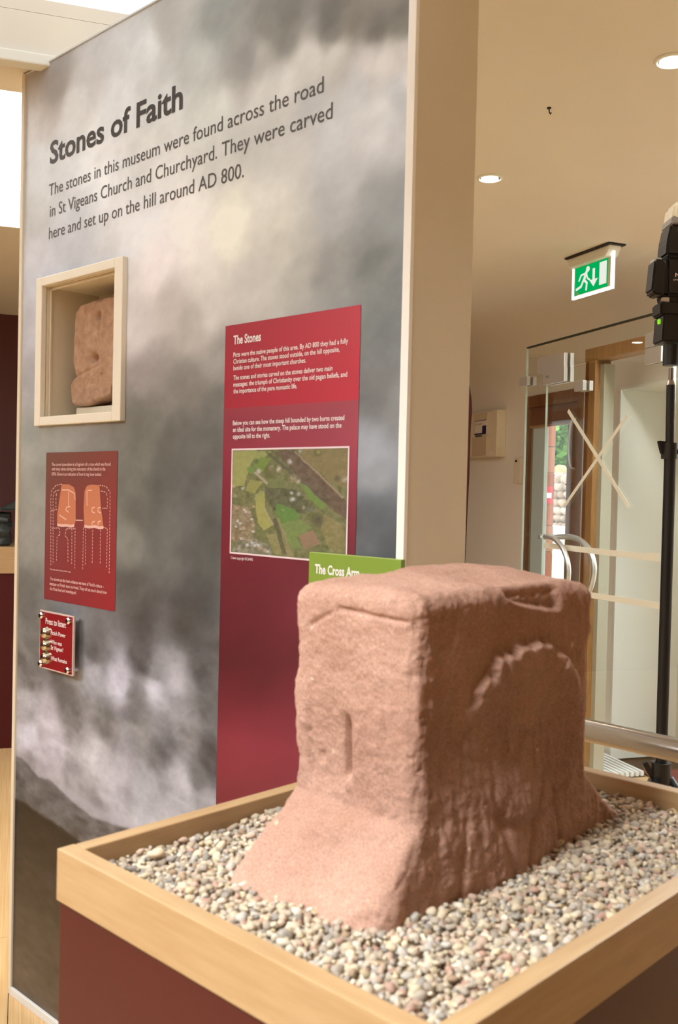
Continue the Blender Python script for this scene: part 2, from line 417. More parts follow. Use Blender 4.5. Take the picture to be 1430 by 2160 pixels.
MB().box(-.345, -.004, .004, PD-.004, .0, 2.6).build('mortar_core', mat('mortar', rgb(150, 120, 100), .9), pier)
ny0, ny1 = ypix(1148, 1045, XP)[0], ypix(1164, 1045, XP)[0]; nz0, nz1 = ypix(1156, 1062, XP)[1], ypix(1156, 1026, XP)[1]
no = tag(empty('notice', OUT.world(XP+.004, ny0, nz0), OUT.deg), 'pink notice with a white square fixed to the red pier', 'notice')
MB().box(0, .004, 0, ny1-ny0, 0, nz1-nz0).build('board', mat('pink_print', rgb(206, 70, 84), .5), no)
MB().box(.004, .006, (ny1-ny0)*.15, (ny1-ny0)*.85, (nz1-nz0)*.32, (nz1-nz0)*.62).build('label_square', WHITEP, no)
# dry stone wall
YW = 3.4
s0, s1 = OUT.pix(1120, 1050, YW)[0], OUT.pix(1230, 1050, YW)[0]; wt = OUT.pix(1180, 1020, YW)[1]; cp = OUT.pix(1180, 1002, YW)[1]; wb = OUT.pix(1180, 1108, YW)[1]
dsw = tag(empty('churchyard_wall', OUT.world(s0, YW, GR), OUT.deg), 'low rubble churchyard wall outside with upright coping stones', 'wall')
def stone_me(seed, sub=1, rough=.18):
    t = bmesh.new(); bmesh.ops.create_icosphere(t, subdivisions=sub, radius=1)
    for v in t.verts:
        n = mnoise.noise(v.co*1.3+Vector((seed*7.1, seed*3.3, seed))); v.co *= 1+rough*1.6*n
    me = bpy.data.meshes.new('stone'); t.to_mesh(me); t.free()
    me.polygons.foreach_set('use_smooth', [True]*len(me.polygons)); return me
RUB = [mat('rubble_%d' % i, rgb(*c), .9, var=.2, vscale=9) for i, c in enumerate(((196, 170, 150), (178, 150, 130), (214, 196, 176), (184, 166, 150)))]
sm = []
for i in range(8):
    me = stone_me(i+30, 2, .14); me.materials.append(RUB[i % 4]); sm.append(me)
MB().box(0.02, s1-s0-.02, .05, .3, 0, wt-GR-.02).build('core', mat('rubble_core', rgb(120, 104, 90), .95), dsw)
rr_ = random.Random(3); z = 0.05; cnt = 0
while z < wt-GR-.03:
    x = 0.03
    while x < s1-s0 and cnt < 230:
        w = rr_.uniform(.09, .2); o = bpy.data.objects.new('rubble_stone', sm[rr_.randrange(8)]); COL.objects.link(o); o.parent = dsw
        o.location = (x+w/2, .06, z); o.scale = (w/2*1.05, .09, .058); o.rotation_euler = (0, rr_.uniform(-.15, .15), 0); x += w; cnt += 1
    z += .1
x = 0.02
while x < s1-s0:
    o = bpy.data.objects.new('coping_stone', sm[rr_.randrange(8)]); COL.objects.link(o); o.parent = dsw
    o.location = (x, .15, wt-GR+.05); o.scale = (.035, .16, .10); o.rotation_euler = (0, .35+rr_.uniform(-.2, .2), rr_.uniform(-.2, .2)); x += .06
MB().box(-34, 6, YW+.4, 18, GR-.0, .75).build('ground_1', mat('grass', rgb(120, 165, 60), .9, var=.3, vscale=12), fr=OUT, kind='structure')
GST = mat('lichened_stone', rgb(196, 178, 140), .9, var=.25, vscale=12)
for i, (xa, xb, yt, yb, yd, lab) in enumerate(((1166, 1184, 981, 1004, 5.2, 'round topped gravestone nearest the red pier beyond the churchyard wall'), (1188, 1200, 987, 1004, 5.8, 'gravestone partly hidden by the brown door leaf outside'))):
    a, b = OUT.pix(xa, 990, yd)[0], OUT.pix(xb, 990, yd)[0]; t = OUT.pix(xa, yt, yd)[1]
    w = b-a; hgt = t-.74; pts = [(0, 0), (w, 0)]+[(w/2+w/2*math.cos(q), hgt-w*.45+w*.45*math.sin(q)) for q in np.linspace(0, PI, 11)]
    g = MB().prism(pts, 0, .12, .008).build('gravestone', GST); g.location = OUT.world(a, yd, .74); g.rotation_euler = (0, 0, OUT.a); tag(g, lab, 'gravestone')
# pale rendered retaining step in front of the churchyard wall
o = MB().box(s0-.6, s1+.8, YW-.45, YW-.12, GR, wb, .01); o = build_at(o, 'retaining_step', mat('pale_render', rgb(236, 232, 226), .8, var=.08, vscale=10), OUT, s0, YW-.3, GR)
tag(o, 'pale rendered step at the foot of the churchyard wall outside', 'wall')
# leafy tree
TY = 9.0
tx, tz = OUT.pix(1180, 930, TY)
tree = tag(empty('leafy_tree', OUT.world(tx, TY, .75), OUT.deg), 'bright green leafy tree seen through the open entrance door', 'tree')
tb = MB(); tb.tube([(0, 0, 0), (.05, 0, .6), (-.05, .05, 1.3), (0, 0, 2.2)], [.16, .13, .1, .05])
for a in range(7):
    q = a*.9; tb.tube([(0, 0, .8+a*.15), (.4*math.cos(q), .4*math.sin(q), 1.2+a*.2), (.8*math.cos(q), .8*math.sin(q), 1.5+a*.22)], [.05, .035, .012], 8)
tb.build('trunk', mat('bark', rgb(90, 72, 52), .9), tree, True)
nr = np.random.RandomState(2); NL = 9000
dirs = nr.normal(size=(NL, 3)); dirs /= np.linalg.norm(dirs, axis=1)[:, None]; rad = nr.rand(NL)**.33
cl = np.array([(0, 0, 1.5, 1.0), (.7, 0, 1.0, .7), (-.8, .1, 1.0, .75), (.2, -.2, 2.2, .7), (-.5, -.2, 1.9, .7), (.8, .2, 1.8, .6), (0, -.3, .7, .7)])
k = nr.randint(0, len(cl), NL); P = cl[k, :3]+dirs*(rad*cl[k, 3])[:, None]
a = nr.normal(size=(NL, 3))*.045; b = nr.normal(size=(NL, 3))*.045
V = np.stack([P-a, P+b, P+a, P-b], 1).reshape(-1, 3); F = np.arange(NL*4).reshape(-1, 4)
me = bpy.data.meshes.new('foliage'); me.from_pydata(V.tolist(), [], F.tolist())
lf = link('foliage', me, mat('leaves', rgb(150, 190, 90), .6, col2=rgb(70, 110, 40), vscale=2.2), tree); lf['kind'] = 'stuff'

# ------------------------------------------------------------------ glass screen and door of the lobby
GF = Frame(*RM.world(0, -2.52, 0)[:2], WL.deg-.0)
def gp(px, py, yo=0): return GF.pix(px, py, yo)
gx0 = gp(1107, 900)[0]; gtop = gp(1107, 735)[1]; gd = gp(1150, 900)[0]; gr = gp(1421, 900)[0]; dt = gp(1200, 773)[1]
gs = tag(empty('glass_screen', GF.world(gx0, 0, 0), GF.deg), 'frameless glass screen above and beside the lobby door', 'glass screen')
X = lambda px, py=900, yo=0: gp(px, py, yo)[0]-gx0
def pane(name, x0, x1, z0, z1, parent, y0=0.0, th=.008):
    MB().box(x0, x1, y0, y0+th, z0, z1).build(name, GLASS, parent)
pane('side_pane', 0.004, X(1150)-.006, 0, dt+.0, gs); pane('top_pane', 0.004, X(1421)+.5, dt+.004, gtop-.004, gs)
MB().box(0, X(1421)+.5, -.001, .013, gtop-.004, gtop+.004).build('top_edge', GEDGED, gs)
MB().box(0, .003, -.001, .009, 0, gtop-.004).build('side_edge', GEDGE, gs)
pane('right_pane', X(1421)+.006, X(1421)+.5, 0, dt, gs)
# return pane running back to the wall
MB().box(0.0, .010, .014, .50, 0, gtop-.05).build('return_pane', GLASS, gs)
dr = tag(empty('glass_door', GF.world(gd, 0, 0), GF.deg), 'frameless glass door with white tape cross and curved handles', 'door')
DX = lambda px, py=900, yo=0: gp(px, py, yo)[0]-gd
dwid = DX(1417)
pane('pane', .004, dwid-.006, .01, dt-.006, dr)
MB().box(0, .003, -.001, .009, .01, dt-.006).build('pane_edge', GEDGE, dr)
MB().box(dwid-.008, dwid, -.001, .013, .01, dt-.006).build('pane_edge', GEDGE, dr)
def patch(px0, py0, px1, py1, nm, par, ox):
    x0, z1 = gp(px0, py0, -.02); x1, z0 = gp(px1, py1, -.02); x0 -= ox; x1 -= ox
    p = MB().box(x0, x1, -.022, -.002, z0, z1, .002).build(nm, SATIN, par)
    MB().box(x0, x1, .014, .034, z0, z1, .002).build(nm, SATIN, par); return x0, x1, z0, z1
q = patch(1134, 757, 1190, 776, 'top_patch', gs, gx0); q2 = patch(1146, 782, 1190, 804, 'door_patch', dr, gd)
patch(1096, 797, 1112, 812, 'corner_clip', gs, gx0); patch(1212, 805, 1230, 823, 'wall_clip', gs, gx0)
patch(1361, 705, 1395, 728, 'top_patch', gs, gx0); patch(1361, 736, 1395, 762, 'door_patch', dr, gd)
lettering('MS', q2[0]+.03, q2[0]+.06, (q2[2]+q2[3])/2-.006, .014, -.0225, GREYINK, dr)
# handles
def dhandle(pts, yo, py0):
    c = []
    for px, py in pts:
        x, z = gp(px, py, yo); c.append(Vector((x-gd, yo, z)))
    out = []
    for i in range(len(c)-1):
        p0 = c[max(i-1, 0)]; p1 = c[i]; p2 = c[i+1]; p3 = c[min(i+2, len(c)-1)]
        for t in np.linspace(0, 1, 8, endpoint=False):
            out.append(.5*((2*p1)+(p2-p0)*t+(2*p0-5*p1+4*p2-p3)*t*t+(-p0+3*p1-3*p2+p3)*t**3))
    out.append(c[-1]); return out
hf = dhandle([(1148, 1132), (1168, 1136), (1186, 1155), (1197, 1185), (1199, 1215), (1193, 1240), (1180, 1258), (1160, 1266)], -.05, 0)
hf = [Vector((hf[0].x, 0, hf[0].z))]+hf+[Vector((hf[-1].x, 0, hf[-1].z))]
MB().tube(hf, .0125).build('handle', BRITE, dr, 'auto')
hb = dhandle([(1172, 1133), (1205, 1133), (1228, 1143), (1246, 1166), (1253, 1195), (1250, 1225), (1240, 1252), (1228, 1262)], .11, 0)
hb = [Vector((hb[0].x, .012, hb[0].z))]+hb+[Vector((hb[-1].x, .012, hb[-1].z))]
MB().tube(hb, .014).build('handle', BRITE, dr, 'auto')
def tape(a, b, w, yo=-.0015):
    x0, z0 = gp(*a, 0); x1, z1 = gp(*b, 0); x0 -= gd; x1 -= gd
    d = Vector((x1-x0, z1-z0)).normalized(); n = Vector((-d.y, d.x))*w/2
    MB().prism([(x0+n.x, z0+n.y), (x0-n.x, z0-n.y), (x1-n.x, z1-n.y), (x1+n.x, z1+n.y)], yo-.001, yo).build('tape_strip', TAPE, dr)
tape((1199, 866), (1327, 1070), .02); tape((1324, 877), (1190, 1070), .018, -.003)
tape((1148, 1150), (1391, 1178), .027); tape((1200, 1248), (1391, 1278), .027); tape((1365, 1173), (1391, 1175), .03, -.003)

# ------------------------------------------------------------------ things on the right wall
x, z = WL.pix(998, 967); x2, z2 = WL.pix(1069, 865)
al = tag(empty('control_box', WL.world(x, 0, z), WL.deg), 'cream alarm control box with a small printed label on the tan wall', 'control box')
W_, H_ = x2-x, z2-z; CB = mat('control_box_cream', rgb(222, 208, 178), .5)
MB().box(0, W_, -.07, -.001, 0, H_, .006).build('housing', CB, al)
MB().box(W_*.28, W_*.72, -.078, -.07, .01, H_*.44, .003).build('lower_cover', mat('control_box_tan', rgb(200, 178, 148), .5), al)
MB().box(W_*.30, W_*.74, -.076, -.07, H_*.5, H_-.01, .003).build('upper_cover', mat('control_box_tan2', rgb(206, 188, 158), .5), al)
MB().box(W_*.36, W_*.72, -.079, -.076, H_*.5, H_*.82, 0).build('label_plate', mat('label_paper', rgb(226, 214, 196), .6), al)
NAVY = mat('navy_ink', rgb(28, 34, 84), .5)
mb = MB(); mb.box(W_*.36, W_*.72, -.08, -.079, H_*.5, H_*.53); mb.box(W_*.60, W_*.72, -.08, -.079, H_*.5, H_*.69); mb.box(W_*.37, W_*.72, -.08, -.079, H_*.8, H_*.815)
mb.build('label_print', NAVY, al)
lettering('C 1600', W_*.39, W_*.58, H_*.71, .013, -.0797, NAVY, al)
for k in range(6): MB().box(W_*.37+k*.016, W_*.37+k*.016+.007, -.0765, -.070, H_*.455, H_*.485).build('vent_slot', GREYINK, al)
for k in range(2): MB().box(W_*.80+k*.025, W_*.80+k*.025+.014, -.0715, -.069, H_*.06, H_*.09).build('indicator', WHITEP, al)
x, z = WL.pix(1088, 1020); x2, z2 = WL.pix(1104, 966)
ic = tag(empty('door_intercom', WL.world(x, 0, z), WL.deg), 'small cream entry plate on the wall beside the glass edge', 'intercom')
MB().box(0, x2-x, -.02, -.001, 0, z2-z, .004).build('plate', CREAM, ic)
MB().box((x2-x)*.25, (x2-x)*.5, -.022, -.02, (z2-z)*.84, (z2-z)*.93).build('lens', BLACK, ic)
MB().cyl(((x2-x)*.12, -.022, .014), ((x2-x)*.12, -.02, .014), .004).build('screw', SATIN, ic)

# ------------------------------------------------------------------ exit sign hanging from the ceiling
p = on_z(1250, 531, CEIL)
SG = Frame(p.x, p.y, 65.5-180)
def sp(px, py, yo=0): return SG.pix(px, py, yo)
es = tag(empty('exit_sign', SG.world(0, 0, CEIL), SG.deg), 'lit green running man exit sign hanging from the ceiling', 'exit sign')
sz = lambda z: z-CEIL
xa = sp(1209, 590)[0]; xb = sp(1294, 590)[0]; zb = sz(sp(1209, 633)[1]); gx_a, gx_b = sp(1215, 600)[0], sp(1283, 600)[0]
gz1 = sz(sp(1215, 568)[1]); gz0 = sz(sp(1215, 624)[1])
MB().box(xa-.01, xb+.02, -.045, .045, -.008, -.0005, .001).build('base_plate', BLACK, es)
mb = MB(); mb.prism([(xa-.008, -.008), (xa+.01, -.052), (xb-.02, -.052), (xb+.01, -.008)], -.035, .035, .004); mb.build('housing', WHITEP, es)
ACR = emit_mat('lit_acrylic', (.95, 1, .93, 1), 1.3)
mb = MB(); mb.box(xa, xa+.014, -.006, .006, zb, -.05); mb.box(xb-.014, xb, -.006, .006, zb, -.03); mb.box(xa+.014, xb-.014, -.006, .006, zb, zb+.012)
mb.build('acrylic_edge', ACR, es)
GRN = emit_mat('lit_green', rgb(0, 172, 88), .68)
MB().box(xa+.014, xb-.014, -.004, .004, zb+.012, -.05).build('acrylic_sheet', mat('acrylic_frost', rgb(225, 222, 200), .3), es)
MB().box(gx_a, gx_b, -.0055, -.0042, gz0, gz1).build('green_face', GRN, es)
SW = emit_mat('lit_white', (.93, .95, .84, 1), .6)
gw, gh = gx_b-gx_a, gz1-gz0
def U(u, v): return gx_a+u*gw, gz0+v*gh
def poly(pts, nm): MB().prism([U(*q) for q in pts], -.0066, -.0056).build(nm, SW, es)
poly([(.76, .12), (.97, .12), (.97, .93), (.76, .93)], 'door_symbol')
poly([(.55, .34), (.62, .34), (.62, .80), (.55, .80)], 'arrow_shaft'); poly([(.585, .14), (.71, .40), (.46, .40)], 'arrow_head')
mb = MB(); hc = U(.40, .84); mb.cyl((hc[0], -.0066, hc[1]), (hc[0], -.0056, hc[1]), gh*.105)
for seg, w in (([(.36, .74), (.28, .46)], .13), ([(.36, .72), (.19, .68), (.13, .50)], .07), ([(.36, .68), (.40, .50), (.47, .42)], .065),
               ([(.29, .48), (.38, .34), (.36, .10)], .09), ([(.27, .48), (.20, .27), (.05, .20)], .09)):
    for a, b in zip(seg, seg[1:]):
        a = Vector(U(*a)); b = Vector(U(*b)); d = (b-a).normalized(); n = Vector((-d.y, d.x))*w*gh*.5; e = d*w*gh*.3
        mb.prism([tuple(a-e+n), tuple(a-e-n), tuple(b+e-n), tuple(b+e+n)], -.0066, -.0056)
mb.build('running_man', SW, es)
c = U(.09, .06); MB().cyl((c[0], -.0066, c[1]), (c[0], -.0056, c[1]), gh*.06).build('test_mark', mat('pale_mark', rgb(190, 200, 150), .5), es)

# ------------------------------------------------------------------ downlights
def downlight(px, py, label, tilt=0.0, watt=SPOT_W, pos=None, lamp=True):
    p = on_z(px, py, CEIL) if pos is None else Vector(pos)
    t = tag(empty('downlight', (p.x, p.y, CEIL), RA), label, 'downlight', 'ceiling downlights')
    mb = MB(); ro, ri, sg = .047, .036, 36
    tb_ = bmesh.new()
    R = [(ro, -.0005), (ro-.002, -.005), (ri+.002, -.006), (ri, -.002)]
    rings = [[tb_.verts.new((r*math.cos(2*PI*k/sg), r*math.sin(2*PI*k/sg), z)) for k in range(sg)] for r, z in R]
    for a, b in zip(rings, rings[1:]):
        for k in range(sg): tb_.faces.new((a[k], a[(k+1) % sg], b[(k+1) % sg], b[k]))
    mb.add(tb_); mb.build('trim_ring', WHITEP, t, True)
    MB().cyl((0, 0, -.003), (0, 0, -.001), ri, seg=36).build('reflector', CHROME, t)
    MB().cyl((.004, 0, -.0055), (.004, 0, -.0035), ri*.82, seg=32).build('lamp', emit_mat('lamp_face', (1, .93, .82, 1), 22), t)
    if lamp:
        ld = bpy.data.lights.new('downlight_lamp', 'SPOT'); ld.energy = watt; ld.color = (1, .88, .70); ld.spot_size = 2.2; ld.spot_blend = .8; ld.shadow_soft_size = .03
        lo = bpy.data.objects.new('downlight_lamp', ld); COL.objects.link(lo); lo.location = (p.x, p.y, CEIL-.02)
    return t
downlight(1034, 375, 'recessed round downlight in the ceiling nearest the cream wall end')
downlight(1419, 127, 'larger looking recessed downlight at the right edge of the ceiling')
# twins outside the frame that light the room and show as reflections in the glass
nG = GF.ey; c0 = GF.o.dot(nG)
for (px, py), lab in (((1343, 721), 'recessed downlight behind the viewpoint, mirrored near the top of the glass door'), ((1432, 773), 'recessed downlight behind the viewpoint, mirrored beyond the door by the light stand')):
    v = on_z(px, py, CEIL); dd = v.dot(nG)-c0; vv = v-2*dd*nG
    downlight(0, 0, lab, pos=(vv.x, vv.y, CEIL), lamp=False)
p = on_z(1158, 227, CEIL)
hk = tag(empty('ceiling_hook', (p.x, p.y, CEIL)), 'tiny dark hook in the ceiling between the two downlights', 'hook')
MB().cyl((0, 0, -.003), (0, 0, 0), .006).build('rose', BLACK, hk)
MB().tube([(0, 0, -.002), (.002, 0, -.012), (.008, 0, -.016), (.012, 0, -.011)], .0018, 8).build('hook', BLACKM, hk)

# ------------------------------------------------------------------ handrail
a = at_depth(1200, 1524, 2.08); b = at_depth(1430, 1591, 1.90); zc = (a.z+b.z)/2; a.z = b.z = zc
d = (b-a).normalized(); a2 = a-d*.9; b2 = b+d*1.6
hr = tag(empty('handrail', (a2.x, a2.y, 0), math.degrees(math.atan2(d.y, d.x))), 'round brushed steel handrail running behind the oak tray', 'handrail')
Lr = (b2-a2).length
MB().tube([(0, 0, zc), (Lr, 0, zc)], .024, 28).build('rail', STEEL, hr, 'auto')
for xx in (.06, Lr-.2):
    MB().tube([(xx, 0, 0.01), (xx, 0, zc-.02)], .019, 20).build('post', STEEL, hr, 'auto')
    MB().cyl((xx, 0, 0.0), (xx, 0, .012), .045).build('base_flange', STEEL, hr, 'auto')

# ------------------------------------------------------------------ floor grille, mat
g0 = on_z(1240, 1592, 0); g1 = on_z(1345, 1600, 0)
gl_, gy_, _z = WL.local(on_z(1345, 1640, 0))
GRL = Frame(*WL.world(gl_, -.40, 0)[:2], WL.deg)
gr = tag(empty('floor_grille', GRL.world(0, 0, 0), GRL.deg), 'white slatted floor grille below the white recess', 'grille')
MB().box(-1.1, 0, .0, .385, .001, .006).build('tray', mat('grille_dark', rgb(70, 66, 60), .7), gr)
WS = mat('white_slat', rgb(236, 238, 236), .4)
for i in range(13): MB().box(-1.1, 0, .004+i*.0295, .004+i*.0295+.018, .006, .03, .002).build('slat', WS, gr)
# stand mat beyond the tray
mp = on_z(1350, 1626, 0)
t = MB().box(0, .9, -1.0, 0, 0, .008, .003)
o = t.build('entrance_mat', mat('maroon_mat', rgb(110, 40, 38), .9, var=.2, vscale=80)); o.location = (mp.x, mp.y, 0.0005); o.rotation_euler = (0, 0, math.radians(-42))
tag(o, 'flat maroon mat on the oak floor by the floor grille', 'mat')

# ------------------------------------------------------------------ light stand with two flashes
q = at_depth(1408, 1150, 2.6); ST = Frame(q.x, q.y, math.degrees(YAW)-90)
st = tag(empty('light_stand', ST.world(0, 0, 0), ST.deg), 'black telescopic light stand holding the flash units at right', 'light stand')
zc = lambda py: ST.pix(1408, py)[1]
zt_ = zc(812)
MB().cyl((0, 0, .52), (0, 0, zc(945)), .0155, seg=24).build('lower_tube', BLACKM, st, 'auto')
MB().cyl((-.002, 0, zc(945)), (-.004, 0, zt_), .0115, seg=24).build('upper_tube', BLACKM, st, 'auto')
MB().cyl((-.004, 0, zt_), (-.004, 0, zt_+.012), .0115, .008).cyl((-.004, 0, zt_+.012), (-.004, 0, zt_+.045), .0065).build('spigot', STEEL, st, 'auto')
mb = MB(); mb.cyl((-.003, 0, zc(968)), (-.003, 0, zc(934)), .021); mb.build('clamp_collar', BLACK, st, 'auto')
MB().prism([(-.034, zc(930)), (-.012, zc(932)), (-.016, zc(962)), (-.024, zc(958))], -.012, .012, .002).build('clamp_lever', BLACK, st)
MB().cyl((.015, 0, zc(951)), (.032, 0, zc(951)), .008).build('knob', BLACK, st, 'auto')
mb = MB(); mb.cyl((0, 0, zc(1655)), (0, 0, zc(1608)), .026); mb.build('leg_collar', BLACK, st, 'auto')
MB().prism([(-.052, zc(1612)), (-.040, zc(1606)), (-.014, zc(1640)), (-.022, zc(1652))], -.010, .010, .002).build('collar_lever', BLACK, st)
for k in range(3):
    a = k*2*PI/3+1.9
    cx, cy = math.cos(a), math.sin(a)
    lg = MB().tube([(.024*cx, .024*cy, zc(1640)), (.46*cx, .46*cy, .012)], .010, 10).build('leg', BLACKM, st, True)
    MB().cyl((.45*cx, .45*cy, 0), (.462*cx, .462*cy, .022), .014, .012).build('rubber_foot', BLACK, lg)
    MB().tube([(.0, .0, .54), (.23*cx, .23*cy, .33)], .006, 8).build('brace', BLACKM, st, True)
MB().cyl((0, 0, .50), (0, 0, .58), .021).build('brace_collar', BLACK, st, 'auto')
# bracket on the spigot
zA = zc(771); zB = zc(728)
mb = MB(); mb.cyl((-.006, 0, zA), (-.006, 0, zB), .021); mb.build('bracket', BLACKM, st, 'auto')
MB().tube([(.01, 0, (zA+zB)/2), (.055, 0, (zA+zB)/2+.01)], .009, 10).build('bracket_screw', BLACK, st, True)
def fx(px, py, yo=0):
    x, z = ST.pix(px, py, yo); return x, z
def flash_unit():
    x0, z0 = fx(1384, 725); fo_ = tag(empty('flash_unit', ST.world(x0, 0, z0), ST.deg), 'black camera flash with white diffuser cap on top of the stand', 'camera flash')
    R = lambda px, py: (fx(px, py)[0]-x0, fx(px, py)[1]-z0)
    def blk(nm, pts, d0, d1, m, bev=.004): return MB().prism([R(*p) for p in pts], d0, d1, bev).build(nm, m, fo_)
    blk('foot_block', [(1386, 724), (1463, 728), (1463, 672), (1390, 668)], -.04, .04, BLACK)
    blk('hinge_block', [(1384, 668), (1464, 672), (1464, 645), (1384, 641)], -.036, .036, BLACK)
    blk('mount_shoe', [(1394, 643), (1460, 645), (1460, 628), (1390, 625)], -.026, .026, BLACK)
    blk('shoe_lock', [(1386, 640), (1404, 642), (1404, 632), (1388, 632)], -.03, -.024, SATIN, .001)
    b = blk('battery_body', [(1396, 628), (1470, 632), (1472, 552), (1397, 548)], -.036, .036, BLACK, .007)
    blk('body_collar', [(1398, 553), (1470, 555), (1470, 547), (1400, 545)], -.037, .037, BLACKM)
    h = blk('flash_head', [(1395, 545), (1470, 549), (1474, 482), (1405, 480), (1397, 515)], -.040, .040, BLACK, .006)
    blk('diffuser', [(1406, 480), (1474, 482), (1474, 432), (1424, 430), (1413, 436)], -.041, .041, mat('diffuser_dome', rgb(226, 220, 204), .35), .008)
    blk('diffuser_band', [(1405, 481), (1474, 484), (1474, 466), (1407, 464)], -.0425, .0425, mat('diffuser_band', rgb(150, 148, 148), .4), .003)
    a = R(1414, 590); b2 = R(1452, 592); lettering('Nikon', a[0], b2[0], a[1], .010, -.0366, WHT, b, .02)
    a = R(1410, 598); b2 = R(1452, 600); lettering('SPEEDLIGHT', a[0], b2[0], a[1], .0045, -.0366, WHT, b)
    for i in range(3): a = R(1418+i*9, 496); MB().box(a[0], a[0]+.006, -.0412, -.040, a[1], a[1]+.012).build('head_mark', GREYINK, h)
    blk('green_lamp', [(1381, 687), (1386, 687), (1386, 677), (1381, 677)], -.03, -.02, mat('green_light', rgb(120, 200, 30), .4, emis=rgb(120, 200, 30), estr=.6), .001)
    return fo_
flash_unit()
x0, z0 = fx(1384, 624, -.02); f2 = tag(empty('flash_unit', ST.world(x0, -.02, z0), ST.deg), 'slim black battery pack hanging left of the tall flash', 'camera flash')
R = lambda px, py: (fx(px, py, -.02)[0]-x0, fx(px, py, -.02)[1]-z0)
MB().prism([R(1372, 624), R(1390, 628), R(1396, 624), R(1396, 552), R(1374, 551), R(1367, 618)], -.03, .03, .006).build('casing', BLACK, f2)
MB().prism([R(1375, 555), R(1392, 555), R(1392, 547), R(1377, 547)], -.02, .02, .002).build('cap', mat('pale_cap', rgb(190, 200, 200), .3), f2)

# ------------------------------------------------------------------ maroon curved board behind the wall end
MF = Frame(*at_depth(985, 1000, 3.0)[:2], math.degrees(YAW)-90-5)
pts = [(960, 1300), (960, 780), (984, 792), (991, 815), (995, 845), (995.5, 870), (993, 905), (991, 960), (990, 1010), (987, 1060), (985, 1110), (981, 1195), (978, 1300)]
mc = [MF.pix(*p) for p in pts]; zb_ = 0.0; xr_ = mc[-1][0]
mc = [(x, z) for x, z in mc]; mc[0] = (mc[0][0], 0.0); mc[-1] = (mc[-1][0]-.01, 0.0)
o = MB().prism([(x, z) for x, z in mc], 0, .03, .003); o = build_at(o, 'curved_board', MAROOND, MF, mc[0][0], 0, 0)
tag(o, 'dark maroon board with a curved edge behind the cream wall end', 'board')

# ------------------------------------------------------------------ table at the far left
p = on_z(0, 1580, 0); ta = RM.local(p)[0]
TB = Frame(*RM.world(ta, 0, 0)[:2], RA-90)   # x right, y away
tx1 = TB.pix(60, 1300)[0]; zt1 = TB.pix(10, 1154)[1]; zt0 = TB.pix(10, 1210)[1]
ft = tag(empty('far_plinth', TB.world(tx1-1.2, 0, 0), TB.deg), 'maroon display plinth with oak rim beyond the left panel edge', 'plinth')
MB().box(0, 1.3, .01, .8, .0, zt0).build('base', MAROON, ft); MB().box(-.01, 1.31, 0, .81, zt0, zt1, .003).build('rim', OAK, ft)
# black covered object on it
cb = MB(); t = bmesh.new(); bmesh.ops.create_cube(t, size=1); bmesh.ops.subdivide_edges(t, edges=t.edges, cuts=9, use_grid_fill=True)
for v in t.verts:
    n = mnoise.noise(v.co*4+Vector((3, 1, 2))); v.co = Vector((v.co.x*.9, v.co.y*.5, (v.co.z+.5)*.165))+Vector((n*.02, n*.03-.04*max(0, .4-v.co.z)*0, n*.02 if v.co.z > 0 else 0))
cb.add(t); cb = cb.build('black_cloth_cover', mat('black_cloth', rgb(34, 38, 36), .35, var=.4, vscale=5), None, True)
cb.location = TB.world(tx1-.55, .34, zt1+.004); cb.rotation_euler = (0, 0, TB.a)
tag(cb, 'black cloth covered bundle lying on the far left plinth', 'cloth')
t = MB().prism([(-.09, 0), (.2, 0), (.2, .11), (.02, .06)], 0, .3, .01).build('black_folder', mat('black_vinyl', rgb(52, 58, 56), .3)); xx, zz = TB.pix(30, 1083, .2)
t.location = TB.world(xx, .2, zt1+.168+.02); t.rotation_euler = (0, 0, TB.a); tag(t, 'dark grey folded flap on top of the black bundle', 'folder')

